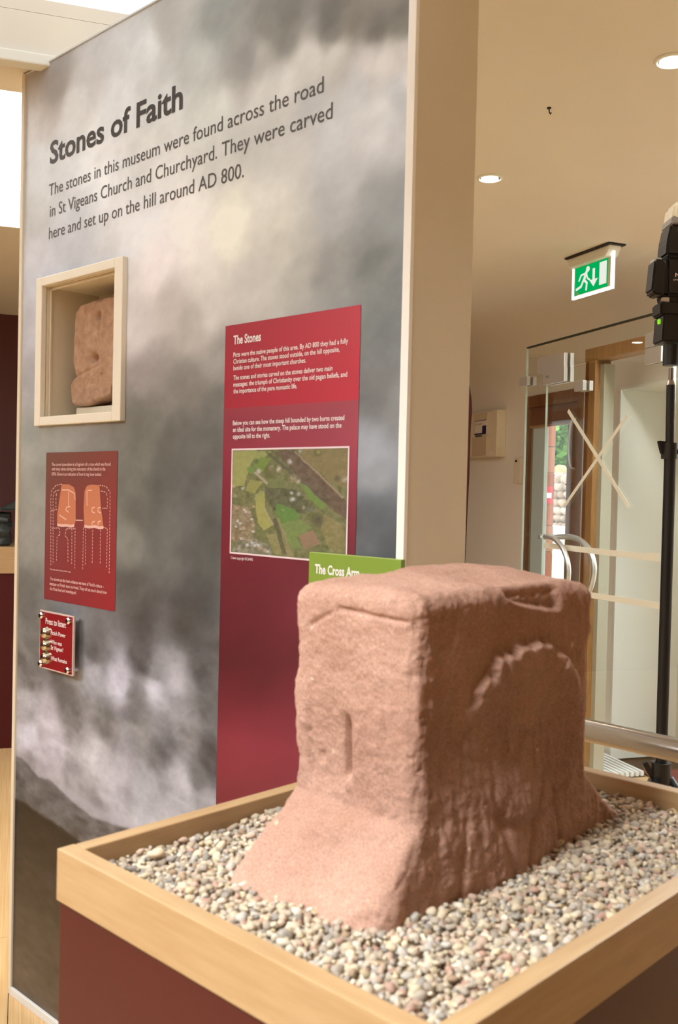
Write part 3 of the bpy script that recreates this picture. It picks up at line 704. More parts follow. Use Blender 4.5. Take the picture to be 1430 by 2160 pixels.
# ------------------------------------------------------------------ display wall with the printed sky
PX, PY1, PY0, PTOP, PTH = 1.2947, 2.4474, 1.078, 2.508, 0.18
PN = Frame(PX, PY1, -90)
PW = PY1-PY0
pix = PN.pix
wall = tag(empty('display_wall', PN.world(0, 0, 0), PN.deg), 'tall free standing museum panel printed with a cloudy grey sky', 'display panel')
nx0, nz1 = pix(97, 605); nx1, nz0 = pix(245, 862); nz0 = pix(93, 880)[1]; ND = .16
mb = MB(); Y0 = .004
mb.box(0, nx0, Y0, PTH, 0, PTOP); mb.box(nx1, PW, Y0, PTH, 0, PTOP); mb.box(nx0, nx1, Y0, PTH, nz1, PTOP); mb.box(nx0, nx1, Y0, PTH, 0, nz0)
mb.box(nx0, nx1, ND, PTH, nz0, nz1); mb.build('body', CREAM, wall)
CP = """350 30 165 160 150;450 40 140 140 132;600 30 118 112 100;750 30 120 112 98;850 40 130 125 112;120 170 150 142 135;200 130 186 182 178;300 110 200 199 195;420 120 176 178 170;540 120 170 165 155;640 120 190 186 178;700 110 202 197 188;780 130 205 200 196;850 110 195 190 185;560 60 128 123 112;700 60 125 120 108;
90 250 168 158 148;150 220 205 203 200;250 220 215 214 212;350 220 205 205 200;450 250 202 202 194;560 230 190 188 180;650 230 180 180 176;760 200 192 192 192;850 200 175 178 180;80 350 185 183 180;200 330 212 210 207;330 330 207 205 199;450 330 200 198 190;600 330 190 188 182;700 300 186 186 186;850 280 190 190 190;800 250 198 198 198;
80 450 175 172 168;150 480 186 186 189;300 470 215 212 210;400 450 222 216 208;480 480 222 218 200;580 450 205 202 190;600 530 195 192 180;700 430 170 170 168;800 420 150 152 150;860 420 140 142 140;75 560 190 188 192;330 560 226 216 213;430 560 215 208 200;520 600 190 185 178;620 560 170 168 160;700 560 140 138 132;800 560 115 115 110;850 600 105 105 102;
70 700 180 176 178;290 700 200 190 186;350 650 186 176 168;400 700 168 160 152;450 640 195 188 180;460 760 148 143 136;800 700 110 112 108;840 720 114 115 112;70 800 160 155 152;300 800 150 140 135;400 820 122 116 108;450 850 112 108 100;800 830 110 108 104;840 850 120 118 115;75 920 150 148 138;300 930 118 114 104;380 930 98 95 86;450 930 94 91 84;290 880 122 118 110;
70 1050 140 136 125;280 1050 104 101 91;350 1030 94 91 83;430 1050 88 86 80;790 960 150 152 155;800 1000 135 136 136;800 1080 95 98 98;760 1100 100 100 100;840 1150 85 85 85;65 1150 135 130 120;270 1150 122 118 108;340 1150 105 102 94;440 1150 90 88 82;60 1250 110 105 98;280 1250 98 94 87;300 1300 85 80 76;380 1300 82 78 74;440 1300 88 85 82;
60 1350 115 110 104;200 1380 106 101 98;300 1375 82 77 75;420 1380 80 76 74;60 1430 118 112 108;130 1450 108 103 99;200 1425 152 148 152;250 1440 178 173 181;330 1410 120 117 117;325 1450 172 167 174;360 1440 152 147 150;440 1480 95 92 90;290 1480 102 98 97;370 1500 130 126 126;60 1500 142 136 138;100 1520 163 155 159;150 1500 118 113 110;220 1530 108 104 100;300 1540 118 113 112;400 1540 128 123 122;440 1580 84 80 80;
60 1560 178 173 181;120 1570 163 155 161;200 1590 167 162 164;260 1610 150 145 148;330 1590 92 89 89;420 1640 98 96 96;450 1620 80 77 78;60 1615 130 122 124;150 1640 142 136 138;220 1660 168 163 167;300 1660 150 147 150;380 1660 152 148 150;440 1690 132 128 130;600 175 198 195 187;660 120 202 198 190;560 210 196 193 186;820 130 214 210 204;870 175 212 208 204;520 125 140 136 128;600 90 122 117 107;700 40 102 95 86;800 60 118 110 98;850 20 120 114 102;200 1700 134 128 130;300 1720 152 149 152;380 1720 142 138 140;50 1700 140 134 136"""
cps = np.array([[float(v) for v in s.split()] for s in CP.replace('\n', '').split(';') if s.strip()])
cxy = np.array([pix(a, b) for a, b in cps[:, :2]]); ccol = cps[:, 2:5]
GAIN = np.array([.84, .88, .94]); SGAIN = np.array([1.0, 1.07, 1.17])
def sky_print(X_, Z_):
    # lower-resolution radial interpolation, warped for wispy edges
    wx_ = X_+.05*fbm(X_*7, Z_*7, 6, .6); wz_ = Z_+.05*fbm(X_*7+31, Z_*7+11, 6, .6)
    num = np.zeros(X_.shape+(3,)); den = np.zeros(X_.shape)
    for (a, b), c in zip(cxy, ccol):
        w = 1/(((wx_-a)**2+(wz_-b)**2)+3e-4)**1.9; num += w[..., None]*c; den += w
    c = num/den[..., None]
    lo_ = 1/(1+np.exp((Z_-1.05)/.05))
    st = fbm(X_*6+Z_*2.5+3, (Z_+.04*X_)*19+1.2*fbm(X_*9, Z_*9+4, 3), 7, .62)          # streaks lying along the cloud bands
    so = fbm(X_*7+2*Z_, Z_*9-X_*3, 6, .55)
    bil = np.abs(fbm(X_*11+5, Z_*15+2, 6, .6))*-2+.22
    d = st*lo_*1.25+so*(1-lo_*.6)+bil*(.35+.35*lo_)+fbm(X_*60, Z_*70, 3)*.12
    amp = 46*lo_+34*(1-lo_)
    c = c+d[..., None]*amp[..., None]
    # hill ranges at the foot of the print
    def line(pp):
        q = np.array([pix(*p) for p in pp]); return np.interp(X_, q[:, 0], q[:, 1])
    n1 = .006*fbm(X_*30, X_*0+2, 4)
    h1 = line([(45, 1600), (62, 1618), (80, 1640), (100, 1645), (120, 1660), (150, 1690), (190, 1722), (240, 1740), (300, 1760), (460, 1850)])+n1
    h0 = line([(45, 1590), (75, 1635), (110, 1648), (140, 1665), (200, 1700), (290, 1738), (460, 1760)])+n1
    h2 = line([(45, 1690), (75, 1712), (100, 1730), (130, 1745), (165, 1775), (250, 1850), (460, 2000)])+n1*1.3
    s = lambda h, k=.004: 1/(1+np.exp(np.clip((Z_-h)/k, -40, 40)))
    rock = fbm(X_*25, Z_*60, 5)[..., None]
    mist = np.array([150, 144, 150])+rock*20
    c = c*(1-s(h0, .003)[..., None]*.6)+mist*s(h0, .003)[..., None]*.6
    hill = np.array([92, 88, 86])+rock*55
    c = c*(1-s(h1, .0015)[..., None])+hill*s(h1, .0015)[..., None]
    t = np.clip((h2-Z_)/.45, 0, 1)[..., None]
    dark = np.array([44, 37, 34])*(1-t)+np.array([92, 78, 64])*t+rock*22+fbm(X_*2+Z_*6, Z_*9, 3)[..., None]*14
    c = c*(1-s(h2, .002)[..., None])+dark*s(h2, .002)[..., None]
    l_ = c.mean(-1, keepdims=True); c = c+(124+(l_-118)*(1.20+.1*lo_[..., None]))-l_
    return s2l_np(c)*SGAIN
PRINT = attr_mat('sky_print', rough=.38, spec=.4)
xs = np.linspace(.008, PW-.014, 330); zs = np.linspace(.02, PTOP-.002, 560)
xs = np.sort(np.append(xs, [nx0, nx1])); zs = np.sort(np.append(zs, [nz0, nz1]))
grid_obj('printed_graphic', xs, zs, sky_print, 0.002, PRINT, wall, hole=(nx0, nx1, nz0, nz1))
MB().box(-.006, .009, -.004, .02, 0, PTOP, .002).build('edge_trim', CREAM, wall)
MB().box(PW-.0155, PW+.002, -.003, .006, 0, PTOP+.0, .001).build('edge_trim', mat('white_trim', rgb(250, 246, 238), .5), wall)
MB().box(.009, PW-.015, -.005, .02, 0, .022, .002).build('bottom_trim', mat('grey_trim', rgb(225, 222, 216), .4), wall)
MB().box(.009, PW-.015, -.001, .006, PTOP-.004, PTOP).build('top_trim', mat('pale_trim', rgb(210, 216, 216), .4), wall)
# niche frame
F0x, F1z = pix(85, 590); F1x, F0z = pix(262, 888)
mb = MB(); fy0 = -.012
mb.box(F0x, nx0, fy0, .003, F0z, F1z, .002); mb.box(nx1, F1x, fy0, .003, F0z, F1z, .002)
mb.box(nx0, nx1, fy0, .003, nz1, F1z, .002); mb.box(nx0, nx1, fy0, .003, F0z, nz0, .002)
mb.build('niche_frame', mat('cream_frame', rgb(238, 230, 212), .45), wall)
mb = MB(); e = .003
mb.box(nx0+.004, nx1-.004, .012, .016, nz1-.008, nz1-.001); mb.box(nx0+.001, nx0+.006, .012, .016, nz0, nz1); mb.build('niche_lip', CREAM, wall)

# lettering
def line_text(body, a, b, cap, material, parent=wall, y=0.0012, bold=0.0):
    xa, za = pix(*a); xb, zb = pix(*b)
    return lettering(body, xa, xb, (za+zb)/2, cap, y, material, parent, bold)
line_text('Stones of Faith', (104, 347), (384, 226), .058, DARKINK, bold=.022)
line_text('The stones in this museum were found across the road', (102, 413), (681, 195), .032, GREYINK)
line_text('in St Vigeans Church and Churchyard. They were carved', (104, 459), (700, 247), .032, GREYINK)
line_text('here and set up on the hill around AD 800.', (102, 506), (513, 371), .032, GREYINK)

# ------------------------------------------------------------------ red printed banner
bx0, bz1 = pix(475, 688); bx1 = pix(757, 800)[0]; bzm = pix(476, 862)[1]
def banner(X_, Z_):
    u = (X_-bx0)/(bx1-bx0)
    top = np.array([182, 48, 60])+np.array([14, 4, 6])*u[..., None]-np.array([12, 0, 0])*(1-u[..., None])
    zq = np.array([pix(470, y)[1] for y in (862, 950, 1100, 1250, 1400, 1480, 1560, 1700)])[::-1]
    cs = np.array([(168, 72, 82), (168, 66, 80), (142, 52, 62), (128, 48, 56), (118, 40, 50), (140, 44, 58), (166, 54, 72), (150, 46, 62)])[::-1]
    zz = Z_-.10*(u-.2)*0+.03*fbm(X_*6, Z_*8, 3)
    low = np.stack([np.interp(zz-.05*u*(Z_ < bzm-.3), zq, cs[:, k]) for k in range(3)], -1)
    low = low+(fbm(X_*5-Z_*3, Z_*6, 4)*30)[..., None]*np.array([1, .5, .6])+(u*14-6)[..., None]
    c = np.where((Z_ > bzm)[..., None], top, low*np.clip(.84+.16*(Z_-1.2)/.5, .80, 1)[..., None])
    return s2l_np(c)*GAIN
ban = tag(empty('x', (0, 0, 0)), None, None); bpy.data.objects.remove(ban)
ban = grid_obj('red_banner', np.linspace(bx0, bx1, 60), np.sort(np.append(np.linspace(.3, bz1, 240), [bzm-.0006, bzm+.0006])), banner, .0010, PRINT, wall)
BY = .0002
def bt(body, a, b, cap, bold=0.0, par=None): return line_text(body, a, b, cap, WHT, ban, BY, bold)
bt('The Stones', (492, 727), (550, 718), .0185, .025)
rows = [('Picts were the native people of this area. By AD 800 they had a fully', (492, 753), (734, 724)), ('Christian culture. The stones stood outside, on the hill opposite,', (492, 767), (716, 742)),
        ('beside one of their most important churches.', (492, 781), (645, 765)), ('The scenes and stories carved on the stones deliver two main', (492, 802), (701, 781)),
        ('messages: the triumph of Christianity over the old pagan beliefs, and', (492, 816), (732, 794)), ('the importance of the pure monastic life.', (492, 830), (626, 819)),
        ('Below you can see how the steep hill bounded by two burns created', (491, 896), (726, 887)), ('an ideal site for the monastery. The palace may have stood on the', (491, 911), (720, 902)), ('opposite hill to the right.', (491, 925), (569, 923))]
for s_, a, b in rows: bt(s_, a, b, .0098, .012)
line_text('Crown copyright RCAHMS', (487, 1178), (533, 1184), .006, WHT, ban, BY)
# aerial photograph
ax0, az1 = pix(491, 950); ax1, az0 = pix(732, 1177)[0], pix(488, 1164)[1]; ax1 = pix(733, 1000)[0]
def inside(poly_, U_, V_):
    r = np.zeros(U_.shape, bool); n = len(poly_)
    for i in range(n):
        x1_, y1_ = poly_[i]; x2_, y2_ = poly_[(i+1) % n]
        c = ((y1_ > V_) != (y2_ > V_)) & (U_ < (x2_-x1_)*(V_-y1_)/((y2_-y1_) or 1e-9)+x1_); r ^= c
    return r
def aerial(X_, Z_):
    u = 150+(X_-ax0)/(ax1-ax0)*880; v = 1175+(az1-Z_)/(az1-az0)*800
    v = v+0; u = u+14*fbm(u/60, v/60, 3); v = v+14*fbm(u/60+9, v/60, 3)
    c = np.zeros(u.shape+(3,))+np.array([104, 106, 64]); nz = fbm(u/28, v/28, 5, .7)
    c = c+nz[..., None]*90
    def P(poly_, col, amt=.9, nsc=25):
        m_ = inside(poly_, u, v)[..., None]*amt; return c*(1-m_)+(np.array(col)+nz[..., None]*nsc)*m_
    c = P([(150, 1180), (350, 1180), (300, 1300), (250, 1450), (150, 1460)], (166, 168, 94))
    c = P([(300, 1180), (470, 1190), (420, 1230), (330, 1260)], (150, 160, 90))
    c = P([(380, 1230), (470, 1240), (400, 1350), (320, 1300)], (112, 142, 58)); c = P([(280, 1300), (340, 1310), (330, 1360), (270, 1330)], (100, 140, 60))
    c = P([(300, 1400), (410, 1420), (330, 1510), (260, 1490)], (150, 150, 80))
    c = P([(720, 1175), (1040, 1175), (1040, 1480), (900, 1400), (700, 1230)], (130, 114, 74), .9, 40)
    c = P([(560, 1175), (640, 1175), (1040, 1560), (1040, 1680), (940, 1620), (620, 1320), (500, 1200)], (92, 72, 62), .9, 70)
    c = P([(640, 1190), (655, 1190), (1010, 1520), (1000, 1535)], (160, 138, 118)); c = P([(420, 1190), (430, 1185), (620, 1330), (900, 1560), (880, 1570), (600, 1350)], (70, 66, 60), .7)
    c = P([(690, 1420), (740, 1440), (890, 1590), (850, 1610), (760, 1540)], (102, 138, 60)); c = P([(440, 1400), (560, 1390), (600, 1450), (480, 1480)], (110, 120, 70), .8)
    c = P([(420, 1460), (660, 1470), (760, 1560), (740, 1650), (500, 1640), (440, 1560)], (74, 76, 56), .8, 70)
    c = P([(340, 1520), (420, 1490), (430, 1620), (490, 1750), (420, 1790), (370, 1740)], (172, 168, 88)); c = P([(380, 1480), (420, 1490), (360, 1560), (330, 1560)], (150, 156, 90))
    c = P([(520, 1580), (660, 1620), (700, 1680), (560, 1730), (510, 1650)], (84, 132, 54)); c = P([(550, 1730), (700, 1690), (790, 1750), (680, 1820), (720, 1900), (640, 1920)], (112, 136, 70))
    c = P([(690, 1810), (790, 1760), (850, 1860), (740, 1910)], (148, 114, 90), .95, 15); c = P([(870, 1640), (1010, 1720), (1030, 1970), (920, 1900), (850, 1760)], (144, 130, 84), .8, 60)
    c = P([(440, 1820), (560, 1800), (640, 1970), (500, 1960)], (150, 142, 88), .7, 50); c = P([(520, 1690), (535, 1690), (655, 1960), (635, 1965)], (150, 132, 100))
    c = P([(490, 1700), (515, 1690), (610, 1960), (570, 1960)], (64, 62, 48), .7); c = P([(330, 1350), (345, 1345), (450, 1425), (440, 1445)], (178, 164, 146)); c = P([(415, 1620), (425, 1615), (500, 1745), (490, 1750)], (176, 160, 128))
    c = P([(150, 1600), (300, 1620), (350, 1760), (330, 1850), (180, 1900), (150, 1850)], (166, 132, 112), .55, 120); c = P([(200, 1890), (330, 1850), (480, 1900), (480, 1970), (160, 1970)], (150, 144, 140), .55, 160)
    for (x_, y_, r_, cc) in ((1015, 1395, 26, (240, 240, 240)), (370, 1340, 22, (206, 200, 200)), (470, 1310, 24, (170, 160, 150)), (525, 1325, 28, (214, 202, 192)), (612, 1270, 22, (220, 220, 225)), (640, 1385, 30, (196, 176, 160)), (680, 1410, 20, (196, 176, 160)),
                             (240, 1470, 18, (214, 214, 220)), (170, 1530, 20, (190, 180, 170)), (160, 1455, 18, (200, 170, 140)), (640, 1550, 24, (236, 236, 240)), (680, 1505, 17, (180, 170, 180)), (630, 1500, 14, (220, 220, 230)), (770, 1610, 24, (96, 106, 136)), (725, 1600, 16, (190, 170, 150)), (420, 1480, 16, (180, 170, 160)),
                             (690, 1185, 22, (200, 190, 196)), (820, 1205, 34, (70, 66, 40)), (825, 1200, 20, (160, 156, 80)), (960, 1390, 24, (74, 62, 50)), (450, 1360, 12, (90, 100, 130)), (350, 1260, 24, (64, 84, 40)), (570, 1630, 10, (150, 150, 90)), (780, 1900, 34, (120, 112, 76)), (830, 1690, 50, (66, 62, 52))):
        m_ = (np.clip(1.25-np.hypot(u-x_, v-y_)/r_, 0, 1)*np.clip(.75+nz*2, 0.2, 1))[..., None]; c = c*(1-m_)+np.array(cc)*m_
    hs = np.random.RandomState(4)
    for i in range(46):
        if i < 26: x_, y_ = 160+hs.rand()*180, 1610+hs.rand()*270; cc = [(196, 160, 136), (210, 206, 210), (150, 130, 120)][i % 3]
        else: tq = hs.rand(); x_, y_ = 180+tq*300, 1960-70*math.sin(tq*PI)+hs.rand()*20; cc = [(216, 216, 220), (130, 132, 140), (180, 160, 140)][i % 3]
        m_ = ((np.abs(u-x_) < 13) & (np.abs(v-y_) < 9))[..., None]*.85; c = c*(1-m_)+np.array(cc)*m_
    c = c*.74+np.array([150, 140, 112])*.26
    return s2l_np(c)*GAIN
ph = grid_obj('aerial_photograph', np.linspace(ax0, ax1, 200), np.linspace(az0, az1, 230), aerial, .0004, PRINT, ban)
mb = MB(); bw = .0035
mb.box(ax0-bw, ax0, -.0001, .0004, az0-bw, az1+bw); mb.box(ax1, ax1+bw, -.0001, .0004, az0-bw, az1+bw); mb.box(ax0, ax1, -.0001, .0004, az1, az1+bw); mb.box(ax0, ax1, -.0001, .0004, az0-bw, az0)
mb.build('photo_border', mat('lilac_white', rgb(226, 206, 212), .5), ban)

# small red card with the reconstruction drawing
cx0, cz1 = pix(97, 955); cx1 = pix(245, 1100)[0]; cz0 = pix(94, 1263)[1]
cz1 = (pix(97, 955)[1]+pix(246, 951)[1])/2; cz0 = (pix(94, 1262)[1]+pix(242, 1291)[1])/2
def card(X_, Z_):
    t = ((Z_-cz0)/(cz1-cz0))[..., None]; u = ((X_-cx0)/(cx1-cx0))[..., None]
    return s2l_np(np.array([150, 52, 54])*(1-t)+np.array([136, 82, 70])*t+np.array([8, -6, -4])*(u-.5)*2)*GAIN
cardo = grid_obj('red_card', np.linspace(cx0, cx1, 24), np.linspace(cz0, cz1, 50), card, .0010, PRINT, wall)
PINK = mat('pink_ink', rgb(232, 190, 182), .6)
def ct(body, a, b, cap, y=BY): xa, za = pix(*a); xb, zb = pix(*b); return lettering(body, xa, xb, (za+zb)/2, cap, y, PINK, cardo, .008)
for s_, a, b in (('The carved stone above is a fragment of a cross which was found', (109, 983), (233, 982)), ('with many others during the restoration of the church in the', (109, 992), (222, 993)), ('1870s. Below is an indication of how it may have looked.', (109, 1003), (214, 1004))): ct(s_, a, b, .0085)
ct('Reconstruction drawing of the cross', (106, 1202), (149, 1208), .0045)
for s_, a, b in (('The stones are the best evidence we have of Pictish culture –', (105, 1225), (219, 1239)), ('because no Pictish texts survived. They tell us much about how', (105, 1235), (225, 1252)), ('the Picts lived and worshipped.', (105, 1245), (161, 1253))): ct(s_, a, b, .0085)
def zpoly(pts, y0, y1, nm, mt, par): return MB().prism([pix(*p) for p in pts], y0, y1).build(nm, mt, par)
ORG = mat('orange_print', rgb(198, 122, 88), .6, var=.12, vscale=150)
cv = lambda x, y: (60+x*240/997, 930+y*520/2160)
zpoly([cv(*p) for p in ((290, 380), (350, 380), (395, 405), (412, 450), (412, 700), (400, 748), (330, 742), (250, 735), (252, 640))], .0004, .0008, 'drawn_stone', ORG, cardo)
zpoly([cv(*p) for p in ((490, 440), (510, 395), (550, 383), (620, 388), (632, 560), (655, 755), (560, 752), (488, 745), (482, 600))], .0004, .0008, 'drawn_stone', ORG, cardo)
PALE = mat('pale_line', rgb(224, 180, 168), .6)
def strokes(lines, w, nm, dash=0):
    mb = MB()
    for pl in lines:
        q = [Vector(pix(*cv(*p))) for p in pl]
        for a, b in zip(q, q[1:]):
            L_ = (b-a).length; d = (b-a).normalized(); n = Vector((-d.y, d.x))*w/2
            k = max(1, int(L_/dash)) if dash else 1
            for i in range(k):
                s_ = a+d*L_*(i/k); e_ = a+d*L_*((i+(.6 if dash else 1))/k)
                mb.prism([tuple(s_+n), tuple(s_-n), tuple(e_-n), tuple(e_+n)], .0002, .00035)
    mb.build(nm, PALE, cardo)
strokes([[(290, 378), (240, 390), (205, 430), (195, 500), (195, 1100)], [(270, 430), (225, 445), (215, 500), (215, 1080)], [(245, 460), (240, 500), (240, 600)], [(200, 610), (255, 600)], [(205, 765), (270, 762), (275, 820), (250, 840), (245, 1060)],
         [(400, 770), (330, 770), (320, 830), (345, 860), (345, 1070)], [(380, 770), (378, 1090)], [(408, 760), (404, 1130)], [(480, 760), (475, 1135)], [(500, 770), (498, 1095)], [(562, 780), (558, 1080)], [(630, 780), (628, 1085)],
         [(655, 755), (690, 770), (684, 1120)], [(625, 388), (680, 400), (715, 450), (712, 700), (706, 1170)], [(635, 440), (680, 450), (692, 500), (690, 590), (640, 590)]], .0022, 'dashed_outline', .008)
strokes([[(290, 430), (350, 430), (400, 460), (410, 520)], [(352, 440), (352, 570)], [(512, 440), (512, 570)], [(515, 435), (555, 432)], [(415, 695), (475, 697)], [(365, 575), (335, 580), (325, 605), (350, 625)], [(580, 580), (555, 590), (555, 620), (580, 632)], [(632, 580), (608, 590), (608, 620), (634, 632)],
         [(580, 705), (556, 715), (556, 735)], [(632, 700), (608, 712), (608, 740)], [(270, 650), (330, 690)]], .003, 'drawn_line')
strokes([[(252, 735), (290, 742), (330, 740), (370, 748), (400, 742)], [(488, 748), (530, 755), (580, 750), (620, 762), (655, 758)]], .007, 'drawn_break')

# ------------------------------------------------------------------ press-to-listen plate
qx0, qz1 = pix(88, 1286, -.02); qx1, qz0 = pix(157, 1424, -.02)
qz1 = (pix(88, 1286, -.02)[1]+pix(159, 1299, -.02)[1])/2; qz0 = (pix(85, 1408, -.02)[1]+pix(157, 1425, -.02)[1])/2
lp = tag(empty('listening_plate', PN.world(qx0, -.001, qz0), PN.deg), 'dark red acrylic push button plate on the sky printed wall', 'button plate')
QW, QH = qx1-qx0, qz1-qz0
MB().box(0, QW, -.024, -.018, 0, QH, .0015).build('acrylic_plate', mat('acrylic_rim', rgb(214, 190, 180), .12, coat=.5), lp)
MB().box(.004, QW-.004, -.0248, -.0238, .004, QH-.004).build('red_face', mat('red_face', rgb(140, 34, 36), .12, coat=.5), lp)
for xx in (.016, QW-.016):
    for zz in (.013, QH-.013):
        c_ = MB().cyl((xx, -.03, zz), (xx, -.001, zz), .0055, seg=20); c_.cyl((xx, -.034, zz), (xx, -.03, zz), .0055, .0085, seg=20); c_.build('standoff', CHROME, lp, 'auto')
bpx = [(99, 1335), (99, 1361), (99, 1387)]
for i, (a, b) in enumerate(bpx):
    xx, zz = PN.pix(a, b, -.025); xx -= qx0; zz -= qz0
    t = bmesh.new(); bmesh.ops.create_uvsphere(t, u_segments=24, v_segments=12, radius=.0145)
    for v in t.verts: v.co.z *= .75
    mb = MB().add(t, Matrix.Translation((xx, -.029, zz)) @ Matrix.Rotation(PI/2, 4, 'X')); mb.cyl((xx, -.025, zz), (xx, -.031, zz), .017, .015)
    mb.build('push_button', mat('button_metal', rgb(190, 182, 160), .22, 1.0), lp, 'auto')
for s_, a, b, c_ in (('Press to listen:', (97, 1316), (140, 1324), .016), ('Pictish Power', (108, 1339), (139, 1344), .0105), ('Who was', (108, 1358), (131, 1362), .0105), ('St Vigean?', (108, 1370), (134, 1375), .0105), ('What Remains', (108, 1392), (142, 1400), .0105)):
    xa, za = PN.pix(*a, -.025); xb, zb = PN.pix(*b, -.025); lettering(s_, xa-qx0, xb-qx0, (za+zb)/2-qz0, c_, -.0252, WHT, lp, .01)

# ------------------------------------------------------------------ green label board
hx0, hz1 = pix(652, 1166, -.012); hx1 = pix(846, 1190, -.012)[0]; hz1 = (pix(652, 1166, -.012)[1]+pix(847, 1180, -.012)[1])/2
gb = tag(empty('green_label', PN.world(hx0, -.001, hz1-.32), PN.deg), 'olive green title board for the stone, half hidden behind it', 'label board')
MB().box(0, hx1-hx0, -.011, 0, 0, .32, .001).build('board', mat('olive_green', rgb(126, 152, 56), .45), gb)
MB().box(.001, hx1-hx0-.001, -.0105, -.0005, .3198, .3206).build('top_edge', mat('lime_edge', rgb(176, 190, 106), .4), gb)
xa, za = PN.pix(664, 1209, -.012); xb, zb_ = PN.pix(758, 1216, -.012)
lettering('The Cross Arm', xa-hx0, xb-hx0, (za+zb_)/2-(hz1-.32)-.001, .0175, -.0112, WHT, gb, .03)
lettering('We think this stone was one arm of a cross', xa-hx0, xa-hx0+.235, (za+zb_)/2-(hz1-.32)-.034, .010, -.0112, WHT, gb, .01)

# ------------------------------------------------------------------ broken stone inside the niche
def rock(name, ranges, n, shape, material, parent=None):
    """box grid with rounded corners; shape(p, nrm) -> displaced point. ranges: half sizes"""
    hx_, hy_, hz_, r = ranges; nx_, ny_, nz_ = n; V = {}; verts = []; faces = []
    def vid(i, j, k):
        key = (i, j, k)
        if key not in V: V[key] = len(verts); verts.append(key)
        return V[key]
    for i in range(nx_):
        for j in range(ny_):
            faces.append((vid(i, j, nz_), vid(i+1, j, nz_), vid(i+1, j+1, nz_), vid(i, j+1, nz_))); faces.append((vid(i, j, 0), vid(i, j+1, 0), vid(i+1, j+1, 0), vid(i+1, j, 0)))
    for i in range(nx_):
        for k in range(nz_):
            faces.append((vid(i, 0, k), vid(i+1, 0, k), vid(i+1, 0, k+1), vid(i, 0, k+1))); faces.append((vid(i, ny_, k), vid(i, ny_, k+1), vid(i+1, ny_, k+1), vid(i+1, ny_, k)))
    for j in range(ny_):
        for k in range(nz_):
            faces.append((vid(0, j, k), vid(0, j, k+1), vid(0, j+1, k+1), vid(0, j+1, k))); faces.append((vid(nx_, j, k), vid(nx_, j+1, k), vid(nx_, j+1, k+1), vid(nx_, j, k+1)))
    q = np.array(verts, float); P = (q/np.array([nx_, ny_, nz_])*2-1)*np.array([hx_, hy_, hz_])
    inner = np.clip(P, -np.array([hx_-r, hy_-r, hz_-r]), np.array([hx_-r, hy_-r, hz_-r])); d = P-inner; l = np.linalg.norm(d, axis=1)
    nrm = np.where(l[:, None] > 1e-9, d/np.maximum(l, 1e-9)[:, None], 0); mx = np.abs(d).max(1)
    P = inner+nrm*mx[:, None]
    P = shape(P, nrm)
    me = bpy.data.meshes.new(name); me.from_pydata(P.tolist(), [], faces)
    return link(name, me, material, parent, True)
def fb3(P, sc_, o=4):
    out = np.zeros(len(P)); 
    for i, p in enumerate((P*np.array(sc_)).tolist()):
        out[i] = mnoise.fractal(Vector(p), 1.0, 2.1, o)
    return out
sstep = lambda a, b, x: (lambda t: t*t*(3-2*t))(np.clip((x-a)/(b-a), 0, 1))
FRG = mat('fragment_sandstone', rgb(188, 152, 124), .9, col2=rgb(158, 120, 94), vscale=40, bump=.5, bscale=160)
yo = .055
L_edge = [pix(x, y, yo) for x, y in ((158, 858), (149, 848), (149, 812), (157, 795), (157, 782), (152, 765), (153, 730), (156, 680), (158, 660), (170, 645), (200, 634))]
R_x = pix(262, 750, yo)[0]
nzt = pix(200, 633, yo)[1]; nzb = pix(160, 858, yo)[1]
fx0 = pix(149, 812, yo)[0]; FC = ((fx0+R_x)/2, yo+.03, (nzt+nzb)/2)
def frag_shape(P, N):
    hx_ = (R_x-fx0)/2; hz_ = (nzt-nzb)/2; X0, Y0_, Z0 = P[:, 0].copy(), P[:, 1].copy(), P[:, 2].copy()
    zs_ = np.array([z for _, z in L_edge])-FC[2]; xs_ = np.array([x for x, _ in L_edge])-FC[0]
    lx = np.interp(Z0, zs_, xs_); t = (X0+hx_)/(2*hx_); X1 = lx*(1-t)+(hx_)*t
    # broken lower edge
    bot = np.interp(X1+FC[0], [pix(x, 850, yo)[0] for x in (150, 160, 180, 195, 215, 232, 234, 262)], [0, 0, 0, .008, .015, .022, .045, .05])
    Z1 = Z0+bot*np.clip((hz_-Z0)/(2*hz_), 0, 1)
    Q = np.stack([X1, Y0_, Z1], 1); n1 = fb3(Q, (30, 30, 30)); n2 = fb3(Q+3, (120, 120, 120), 3); f = (N[:, 1] < -.5)
    dent = np.zeros(len(P))
    for (a, b), rr, dp_ in (((206, 666), .011, .030), ((197, 755), .013, .030), ((216, 700), .006, .0)):
        cx_, cz_ = pix(a, b, yo); dent += dp_*np.exp(-(((X1+FC[0]-cx_)/rr)**2+((Z1+FC[2]-cz_)/(rr*.8))**2))
    rx_ = pix(218, 700, yo)[0]; dent -= .006*np.exp(-((X1+FC[0]-rx_)/.008)**2)*(Z1+FC[2] > pix(200, 790, yo)[1]); dent += .004*np.exp(-((X1+FC[0]-rx_+.02)/.006)**2)
    cz2 = pix(200, 768, yo)[1]; dent += .004*np.exp(-((Z1+FC[2]-cz2-.2*(X1+FC[0]-rx_))/.004)**2)*(X1+FC[0] < rx_-.02)
    Q[:, 1] += np.where(f, dent, 0); Q += N*(n1*.0025+n2*.0008)[:, None]
    return Q
fr_ = rock('carved_fragment', ((R_x-fx0)/2, .03, (nzt-nzb)/2, .008), (70, 20, 110), frag_shape, FRG)
fr_.location = PN.world(*FC); fr_.rotation_euler = (0, 0, PN.a)
tag(fr_, 'broken carved sandstone fragment standing in the cream niche', 'stone')
sx0 = pix(152, 870, yo)[0]; zz0 = nz0+.0005
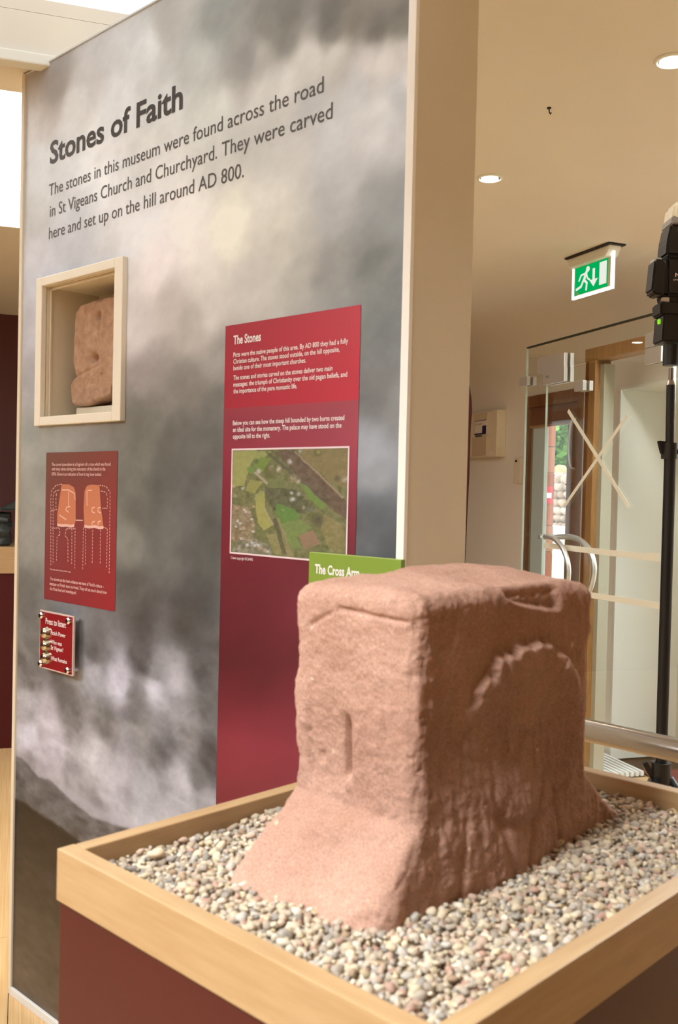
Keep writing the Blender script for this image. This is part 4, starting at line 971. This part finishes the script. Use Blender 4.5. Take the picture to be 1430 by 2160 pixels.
o = MB().box(0, .18, 0, .075, 0, pix(232, 843, yo)[1]-zz0-.012, .003).build('niche_support', CREAM); o.location = PN.world(sx0, yo+.012, zz0); o.rotation_euler = (0, 0, PN.a)
tag(o, 'cream support block under the stone fragment in the niche', 'support block')
spx = MB().box(0, .03, 0, .03, 0, nzb-zz0+.02, .002).build('support_post', CREAM); spx.location = PN.world(pix(236, 850, .09)[0], .128, zz0); spx.rotation_euler = (0, 0, PN.a)
tag(spx, 'thin cream post behind the fragment at the right of the niche', 'support block')

# ------------------------------------------------------------------ oak tray on its plinth
TX0, TX1, TY0, TY1 = .534, 1.2446, .4016, .9130
TZ = 1.015; BH = .0555; BT = .0205
tr = tag(empty('tray_plinth', ((TX0+TX1)/2, (TY0+TY1)/2, 0)), 'oak gravel tray on a maroon plinth holding the large stone', 'plinth')
ox, oy = (TX0+TX1)/2, (TY0+TY1)/2
def tb_(nm, x0, x1, y0, y1, z0, z1, m_, bev=.0015): return MB().box(x0-ox, x1-ox, y0-oy, y1-oy, z0, z1, bev).build(nm, m_, tr)
tb_('board', TX0, TX0+BT, TY0, TY1, TZ-BH, TZ, OAKY)
tb_('board', TX1-BT, TX1, TY0, TY1, TZ-BH, TZ, OAKY)
tb_('board', TX0+BT+.0008, TX1-BT-.0008, TY1-BT, TY1-.0005, TZ-BH, TZ-.0005, OAK)
tb_('board', TX0+BT+.0008, TX1-BT-.0008, TY0+.0005, TY0+BT, TZ-BH, TZ-.0005, OAK)
tb_('tray_floor', TX0+BT, TX1-BT, TY0+BT, TY1-BT, TZ-BH, TZ-BH+.008, OAK, 0)
e = .003
tb_('side_panel', TX0+e, TX0+e+.016, TY0+e, TY1-e, 0, TZ-BH-.0005, MAROON, .001)
tb_('side_panel', TX0+e+.0165, TX1-e, TY0+e, TY0+e+.016, 0, TZ-BH-.0005, MAROON, .001)
tb_('side_panel', TX0+e+.0165, TX1-e, TY1-e-.016, TY1-e, 0, TZ-BH-.0005, MAROON, .001)
tb_('side_panel', TX1-e-.016, TX1-e, TY0+e+.0165, TY1-e-.0165, 0, TZ-BH-.0005, MAROON, .001)

# ------------------------------------------------------------------ the large stone
SC = (.904, .679, 1.133)
ZG = .992        # gravel level
SH = (.172, .090, .1685, .019)
def big_shape(P, N):
    X_ = P[:, 0]+SC[0]; Y_ = P[:, 1]+SC[1]; Z_ = P[:, 2]+SC[2]-1.4
    fx_l = sstep(.84, .74, X_); fx_r = sstep(.97, 1.07, X_)
    yy = np.clip((Y_-.58)/.17, 0, 1)
    t = np.clip((-.326-Z_)/.082, 0, 1.4); t = np.maximum(t-.06, 0)+.06*np.minimum(t/.12, 1)**2
    tl = np.clip((-.326-Z_)/.082, 0, 1.4)
    X1 = X_-fx_l*tl*(.064+.026*yy)+fx_r*np.clip((-.335-Z_)/.073, 0, 1.4)**1.3*.085
    # slight waist above the toe, slight lean
    X1 += fx_l*.006*np.exp(-((Z_+.30)/.03)**2)*yy
    fy = sstep(.70, .60, Y_); b = np.exp(-((X_-.88)/.11)**2)
    Y1 = Y_-fy*b*.024*sstep(-.24, -.40, Z_)
    Y1 -= fy*.006*sstep(-.30, -.41, Z_)*fx_l
    Y1 += fy*(.010*sstep(.72, .78, X_)*sstep(.0, .1, .78-X_+.1))*0
    # top surface: rises to the back, falls at the ends
    top = sstep(-.16, -.105, Z_)
    Z1 = Z_+top*(.010*sstep(.60, .72, Y_)-.006*sstep(.80, .735, X_)*sstep(.66, .76, Y_)-.008*sstep(1.0, .78, X_)*sstep(.62, .76, Y_)-.006*sstep(1.0, 1.08, X_)+.0)
    # front vertical edge: small chips
    Q = np.stack([X1, Y1, Z1], 1)
    f_r = sstep(.35, .85, -N[:, 1]); f_l = sstep(.35, .85, -N[:, 0])
    n1 = fb3(Q, (16, 16, 16), 4); n2 = fb3(Q+5, (70, 70, 70), 4); n3 = fb3(Q+9, (95, 60, 20), 3); n4 = fb3(Q+2, (40, 40, 9), 3); n5 = fb3(Q+7, (210, 210, 210), 3)
    edge = np.minimum(np.abs(N[:, 0]), np.abs(N[:, 1]))*2
    D = n1*(.0026+.0007*edge)+n2*(.0012+.0005*edge)+n5*.0007
    # roundel on the right face
    cx_, cz_, ax_, az_ = .926, -.262, .112, .092
    th = np.arctan2((Z1-cz_)/az_, (X1-cx_)/ax_); rr = np.hypot((X1-cx_)/ax_, (Z1-cz_)/az_)
    rim = 1+.05*np.abs(np.sin(8*th+.6))*(th > .1)*(th < 2.9)+.06*n2
    up = .5+.5*np.sin(th); lf = 1-.75*sstep(.35, .85, -np.cos(th))*sstep(.75, .3, np.sin(th))
    boss = (.0025+.0095*up)*lf*sstep(rim+.05, rim-.03, rr)
    boss -= .0065*sstep(.93, .55, rr)*up*lf       # hollowed inside the upper rim
    boss += .005*np.exp(-((rr-.93)/.09)**2)*((np.cos(th) > .3)*(th < .9)*(th > -1.1))
    boss -= .004*np.exp(-((rr-1.10)/.07)**2)*(1-up)*lf
    # spall near the top with a bright lower lip
    us = np.clip((X1-.890)/.098, 0, 1); zc_ = -.112-.020*us**.6
    ins = sstep(.884, .892, X1)*sstep(1.0, .985, X1)
    sp_ = sstep(zc_-.001, zc_+.003, Z1)*ins*sstep(-.098, -.108, Z1)
    lip = .0030*np.exp(-((Z1-zc_+.003)/.003)**2)*ins
    D += f_r*(boss-.007*sp_+lip+n3*.0013+n4*.0016*sstep(-.2, -.36, Z1))
    # long gouges at the foot of the right face
    for gx_, k_ in ((.80, .25), (.865, -.3), (.93, .45), (.985, -.2)):
        D -= f_r*.004*np.exp(-((X1-gx_-k_*(Z1+.36))/.006)**2)*sstep(-.31, -.35, Z1)
    # left face: slot, sunken panel, groove under the top edge
    slot = np.exp(-((Y1-.682-.0)/.0045)**2)*sstep(-.305, -.292, Z1)*sstep(-.225, -.25, Z1)
    pan = sstep(.683, .686, Y1)*sstep(.745, .735, Y1)*sstep(-.325, -.30, Z1)*sstep(-.20, -.26, Z1)
    gro = np.exp(-((Z1+.1245-.06*(Y1-.65))/.0025)**2)*sstep(.60, .61, Y1)*sstep(.70, .69, Y1)
    gr2 = np.exp(-((Z1+.135+.5*(Y1-.72))/.003)**2)*sstep(.70, .705, Y1)*sstep(.745, .735, Y1)
    sc2 = np.exp(-((Y1-.628-.12*(Z1+.24))/.002)**2)*sstep(-.26, -.245, Z1)*sstep(-.20, -.215, Z1)
    pit = np.exp(-(((Y1-.722)/.006)**2+((Z1+.285)/.006)**2))
    body = sstep(-.335, -.32, Z1)
    D += f_l*body*(-.015*slot-.0035*pan-.0045*gro-.003*gr2-.0015*sc2-.004*pit+.002*n4)
    D += f_l*(1-body)*(.0022*n1+.0008*n2)
    # ragged foot of the toe
    foot = sstep(-.385, -.41, Z1)*f_l
    Q = Q+N*D[:, None]
    Q[:, 0] += foot*fb3(Q*np.array([0, 1, 0])+4, (1, 30, 1), 3)*.008
    return Q-np.array([SC[0], SC[1], SC[2]-1.4])
def stone_mat():
    M = bpy.data.materials.new('red_sandstone'); M.use_nodes = True; nt = M.node_tree; N = nt.nodes; L = nt.links; b = N['Principled BSDF']
    b.inputs['Roughness'].default_value = .92; b.inputs['Specular IOR Level'].default_value = .2
    tc = N.new('ShaderNodeTexCoord')
    def nz(s, d, r=.6):
        n = N.new('ShaderNodeTexNoise'); n.inputs['Scale'].default_value = s; n.inputs['Detail'].default_value = d; n.inputs['Roughness'].default_value = r; L.new(tc.outputs['Object'], n.inputs['Vector']); return n
    a = nz(9, 4); r1 = N.new('ShaderNodeValToRGB'); L.new(a.outputs[0], r1.inputs[0])
    r1.color_ramp.elements[0].position = .3; r1.color_ramp.elements[0].color = rgb(168, 127, 107); r1.color_ramp.elements[1].position = .7; r1.color_ramp.elements[1].color = rgb(190, 150, 130)
    g = nz(420, 2); r2 = N.new('ShaderNodeValToRGB'); L.new(g.outputs[0], r2.inputs[0])
    r2.color_ramp.elements[0].position = .3; r2.color_ramp.elements[0].color = (.62, .62, .62, 1); r2.color_ramp.elements[1].position = .7; r2.color_ramp.elements[1].color = (1.1, 1.1, 1.1, 1)
    mx = N.new('ShaderNodeMix'); mx.data_type = 'RGBA'; mx.blend_type = 'MULTIPLY'; mx.inputs[0].default_value = .8
    L.new(r1.outputs[0], mx.inputs[6]); L.new(r2.outputs[0], mx.inputs[7])
    w = nz(60, 3); r3 = N.new('ShaderNodeValToRGB'); L.new(w.outputs[0], r3.inputs[0]); r3.color_ramp.elements[0].position = .70; r3.color_ramp.elements[1].position = .76
    m2 = N.new('ShaderNodeMix'); m2.data_type = 'RGBA'; L.new(r3.outputs[0], m2.inputs[0]); L.new(mx.outputs[2], m2.inputs[6]); m2.inputs[7].default_value = rgb(222, 196, 164)
    L.new(m2.outputs[2], b.inputs['Base Color'])
    h = nz(260, 5); bp = N.new('ShaderNodeBump'); bp.inputs['Strength'].default_value = .6; bp.inputs['Distance'].default_value = .002; L.new(h.outputs[0], bp.inputs['Height']); L.new(bp.outputs[0], b.inputs['Normal'])
    return M
big = rock('cross_arm_stone', SH, (190, 100, 190), big_shape, stone_mat())
big.location = SC
tag(big, 'massive pink sandstone cross arm with a worn roundel on its shaded face', 'carved stone')
# two sandy wedges under the toe
WG = mat('sandy_wedge', rgb(186, 160, 120), .9, col2=rgb(150, 126, 92), vscale=60, bump=.4, bscale=200)
for (a, b, w, lab) in ((772, 1934, .021, 'sandy brown wedge stone peeping out under the toe near the front corner'), (612, 1897, .018, 'sandy brown wedge stone under the middle of the toe edge')):
    p = on_z(a, b, ZG+.004); me = stone_me(a, 3, .12); o = link('wedge_stone', me, WG, None, True)
    o.location = (p.x+.014, p.y+.004, ZG-.001); o.scale = (w*.8, w, .008); tag(o, lab, 'stone')

# ------------------------------------------------------------------ gravel
PAL = [(204, 192, 172), (190, 176, 156), (214, 200, 176), (176, 164, 152), (202, 178, 162), (222, 214, 200), (158, 152, 146), (204, 188, 156), (184, 150, 136), (166, 142, 118), (196, 190, 184), (212, 198, 172)]
PAL = [(a_*1.03, b_*1.0, c_*.955) for a_, b_, c_ in PAL]
PMAT = [mat('pebble_%d' % i, rgb(*[q*.87 for q in c]), .75, var=.18, vscale=120) for i, c in enumerate(PAL)]
gmeA = []
for i in range(14):
    t = bmesh.new(); bmesh.ops.create_icosphere(t, subdivisions=2, radius=1)
    for v in t.verts:
        n = mnoise.noise(v.co*.9+Vector((i*5.3, i*2.7, i))); n2 = mnoise.noise(v.co*2.1+Vector((i, i*3.1, 4))); v.co *= 1+.42*n+.22*n2
    gmeA.append(t)
tv = [np.array([v.co[:] for v in t.verts]) for t in gmeA]; tf = [np.array([[v.index for v in f.verts] for f in t.faces]) for t in gmeA]
gx_0, gx_1, gy_0, gy_1 = TX0+BT+.003, TX1-BT-.003, TY0+BT+.003, TY1-BT-.003
def under_stone(x, y):
    t_ = min(max((y-.58)/.17, 0), 1); xl_ = .700-.047*t_
    return xl_+.012 < x < 1.13 and .592 < y < .755
def gheight(x, y):
    h = ZG+.004*mnoise.noise(Vector((x*9, y*9, 1)))+.002*mnoise.noise(Vector((x*25, y*25, 5)))
    h += .006*math.exp(-((x-gx_0)/.10)**2)*.5
    h += .010*max(0, 1-abs(y-gy_1)/.12)*max(0, 1-abs(x-.95)/.35)
    h -= .006*math.exp(-((x-gx_0)**2+(y-gy_1)**2)/.05**2)
    return h
pr = random.Random(11); peb = []
for layer, (pitch, rmin, rmax, dzz, keep) in enumerate(((.0076, .0030, .0048, 0.0, 1.0), (.0085, .0040, .0058, -.0060, 1.0), (.0135, .0034, .0058, .0036, .6), (.0085, .0020, .0031, .0032, .5))):
    x = gx_0+pitch*.4; row = 0
    while x < gx_1:
        y = gy_0+pitch*(.4+.5*(row % 2))
        while y < gy_1:
            if pr.random() < keep:
                xx = x+pr.uniform(-.3, .3)*pitch; yy = y+pr.uniform(-.3, .3)*pitch; r = pr.uniform(rmin, rmax)
                m_ = r*1.2; xx = min(max(xx, gx_0+m_-.002), gx_1-m_+.002); yy = min(max(yy, gy_0+m_-.002), gy_1-m_+.002)
                if not under_stone(xx, yy):
                    peb.append((xx, yy, gheight(xx, yy)+dzz-.004+pr.uniform(-.0015, .0015), r, layer))
            y += pitch
        x += pitch*.87; row += 1
peb.append((*on_z(330, 1806, 1.0)[:2], ZG+.010, .0095, 0))
order = sorted(range(len(peb)), key=lambda i: (peb[i][4] == 1, math.dist(peb[i][:2], (0, 0))-(0.0 if peb[i][4] in (0, 2) else .3)))
near = set([i for i in order if peb[i][4] in (0, 2)][:300])
# individual pebbles share meshes
pme = []
for i in range(24):
    me = bpy.data.meshes.new('pebble'); gmeA[i % 14].to_mesh(me); me.polygons.foreach_set('use_smooth', [True]*len(me.polygons)); me.materials.append(PMAT[i % 12]); pme.append(me)
V = []; F = []; C = []; base = 0
from mathutils import Euler
for i, (x, y, z, r, ly) in enumerate(peb):
    s = (r*pr.uniform(.95, 1.4), r*pr.uniform(.8, 1.1), r*pr.uniform(.6, .9)); e = Euler((pr.uniform(-.5, .5), pr.uniform(-.5, .5), pr.uniform(0, 6.28)))
    k = pr.randrange(14)
    if i in near:
        o = bpy.data.objects.new('pebble', pme[pr.randrange(24)]); COL.objects.link(o); o.location = (x, y, z); o.scale = s; o.rotation_euler = e
        tag(o, 'small pale pebble at the near corner of the oak tray', 'pebble', 'pebbles at the near corner of the tray')
    else:
        Rm = np.array(e.to_matrix()); v = (tv[k]*np.array(s)) @ Rm.T+np.array([x, y, z]); V.append(v); F.append(tf[k]+base); base += len(v)
        c = np.array(PAL[pr.choices(range(12), (6, 6, 4, 5, 4, 3, 3, 1, 2, 1, 5, 1))[0]], float)*pr.uniform(.78, .95); C.append(np.repeat(s2l_np(c)[None], len(v), 0))
V = np.concatenate(V)-np.array([ox, oy, ZG]); F = np.concatenate(F); C = np.concatenate(C)
me = bpy.data.meshes.new('gravel'); me.vertices.add(len(V)); me.vertices.foreach_set('co', V.astype(np.float32).ravel())
me.loops.add(F.size); me.loops.foreach_set('vertex_index', F.astype(np.int32).ravel()); me.polygons.add(len(F)); me.polygons.foreach_set('loop_start', np.arange(0, F.size, 3, dtype=np.int32))
me.update(calc_edges=True); ca = me.color_attributes.new('Col', 'FLOAT_COLOR', 'POINT'); ca.data.foreach_set('color', np.concatenate([C, np.ones((len(C), 1))], 1).astype(np.float32).ravel())
o = link('gravel', me, attr_mat('gravel_stone', rough=.8, bump=.25, bscale=400), None, True); o.location = (ox, oy, ZG)
tag(o, 'bed of mixed pale gravel filling the oak tray around the stone', 'gravel', kind='stuff')
print('pebbles', len(peb), 'tris', len(F))
# dark sand under the pebbles
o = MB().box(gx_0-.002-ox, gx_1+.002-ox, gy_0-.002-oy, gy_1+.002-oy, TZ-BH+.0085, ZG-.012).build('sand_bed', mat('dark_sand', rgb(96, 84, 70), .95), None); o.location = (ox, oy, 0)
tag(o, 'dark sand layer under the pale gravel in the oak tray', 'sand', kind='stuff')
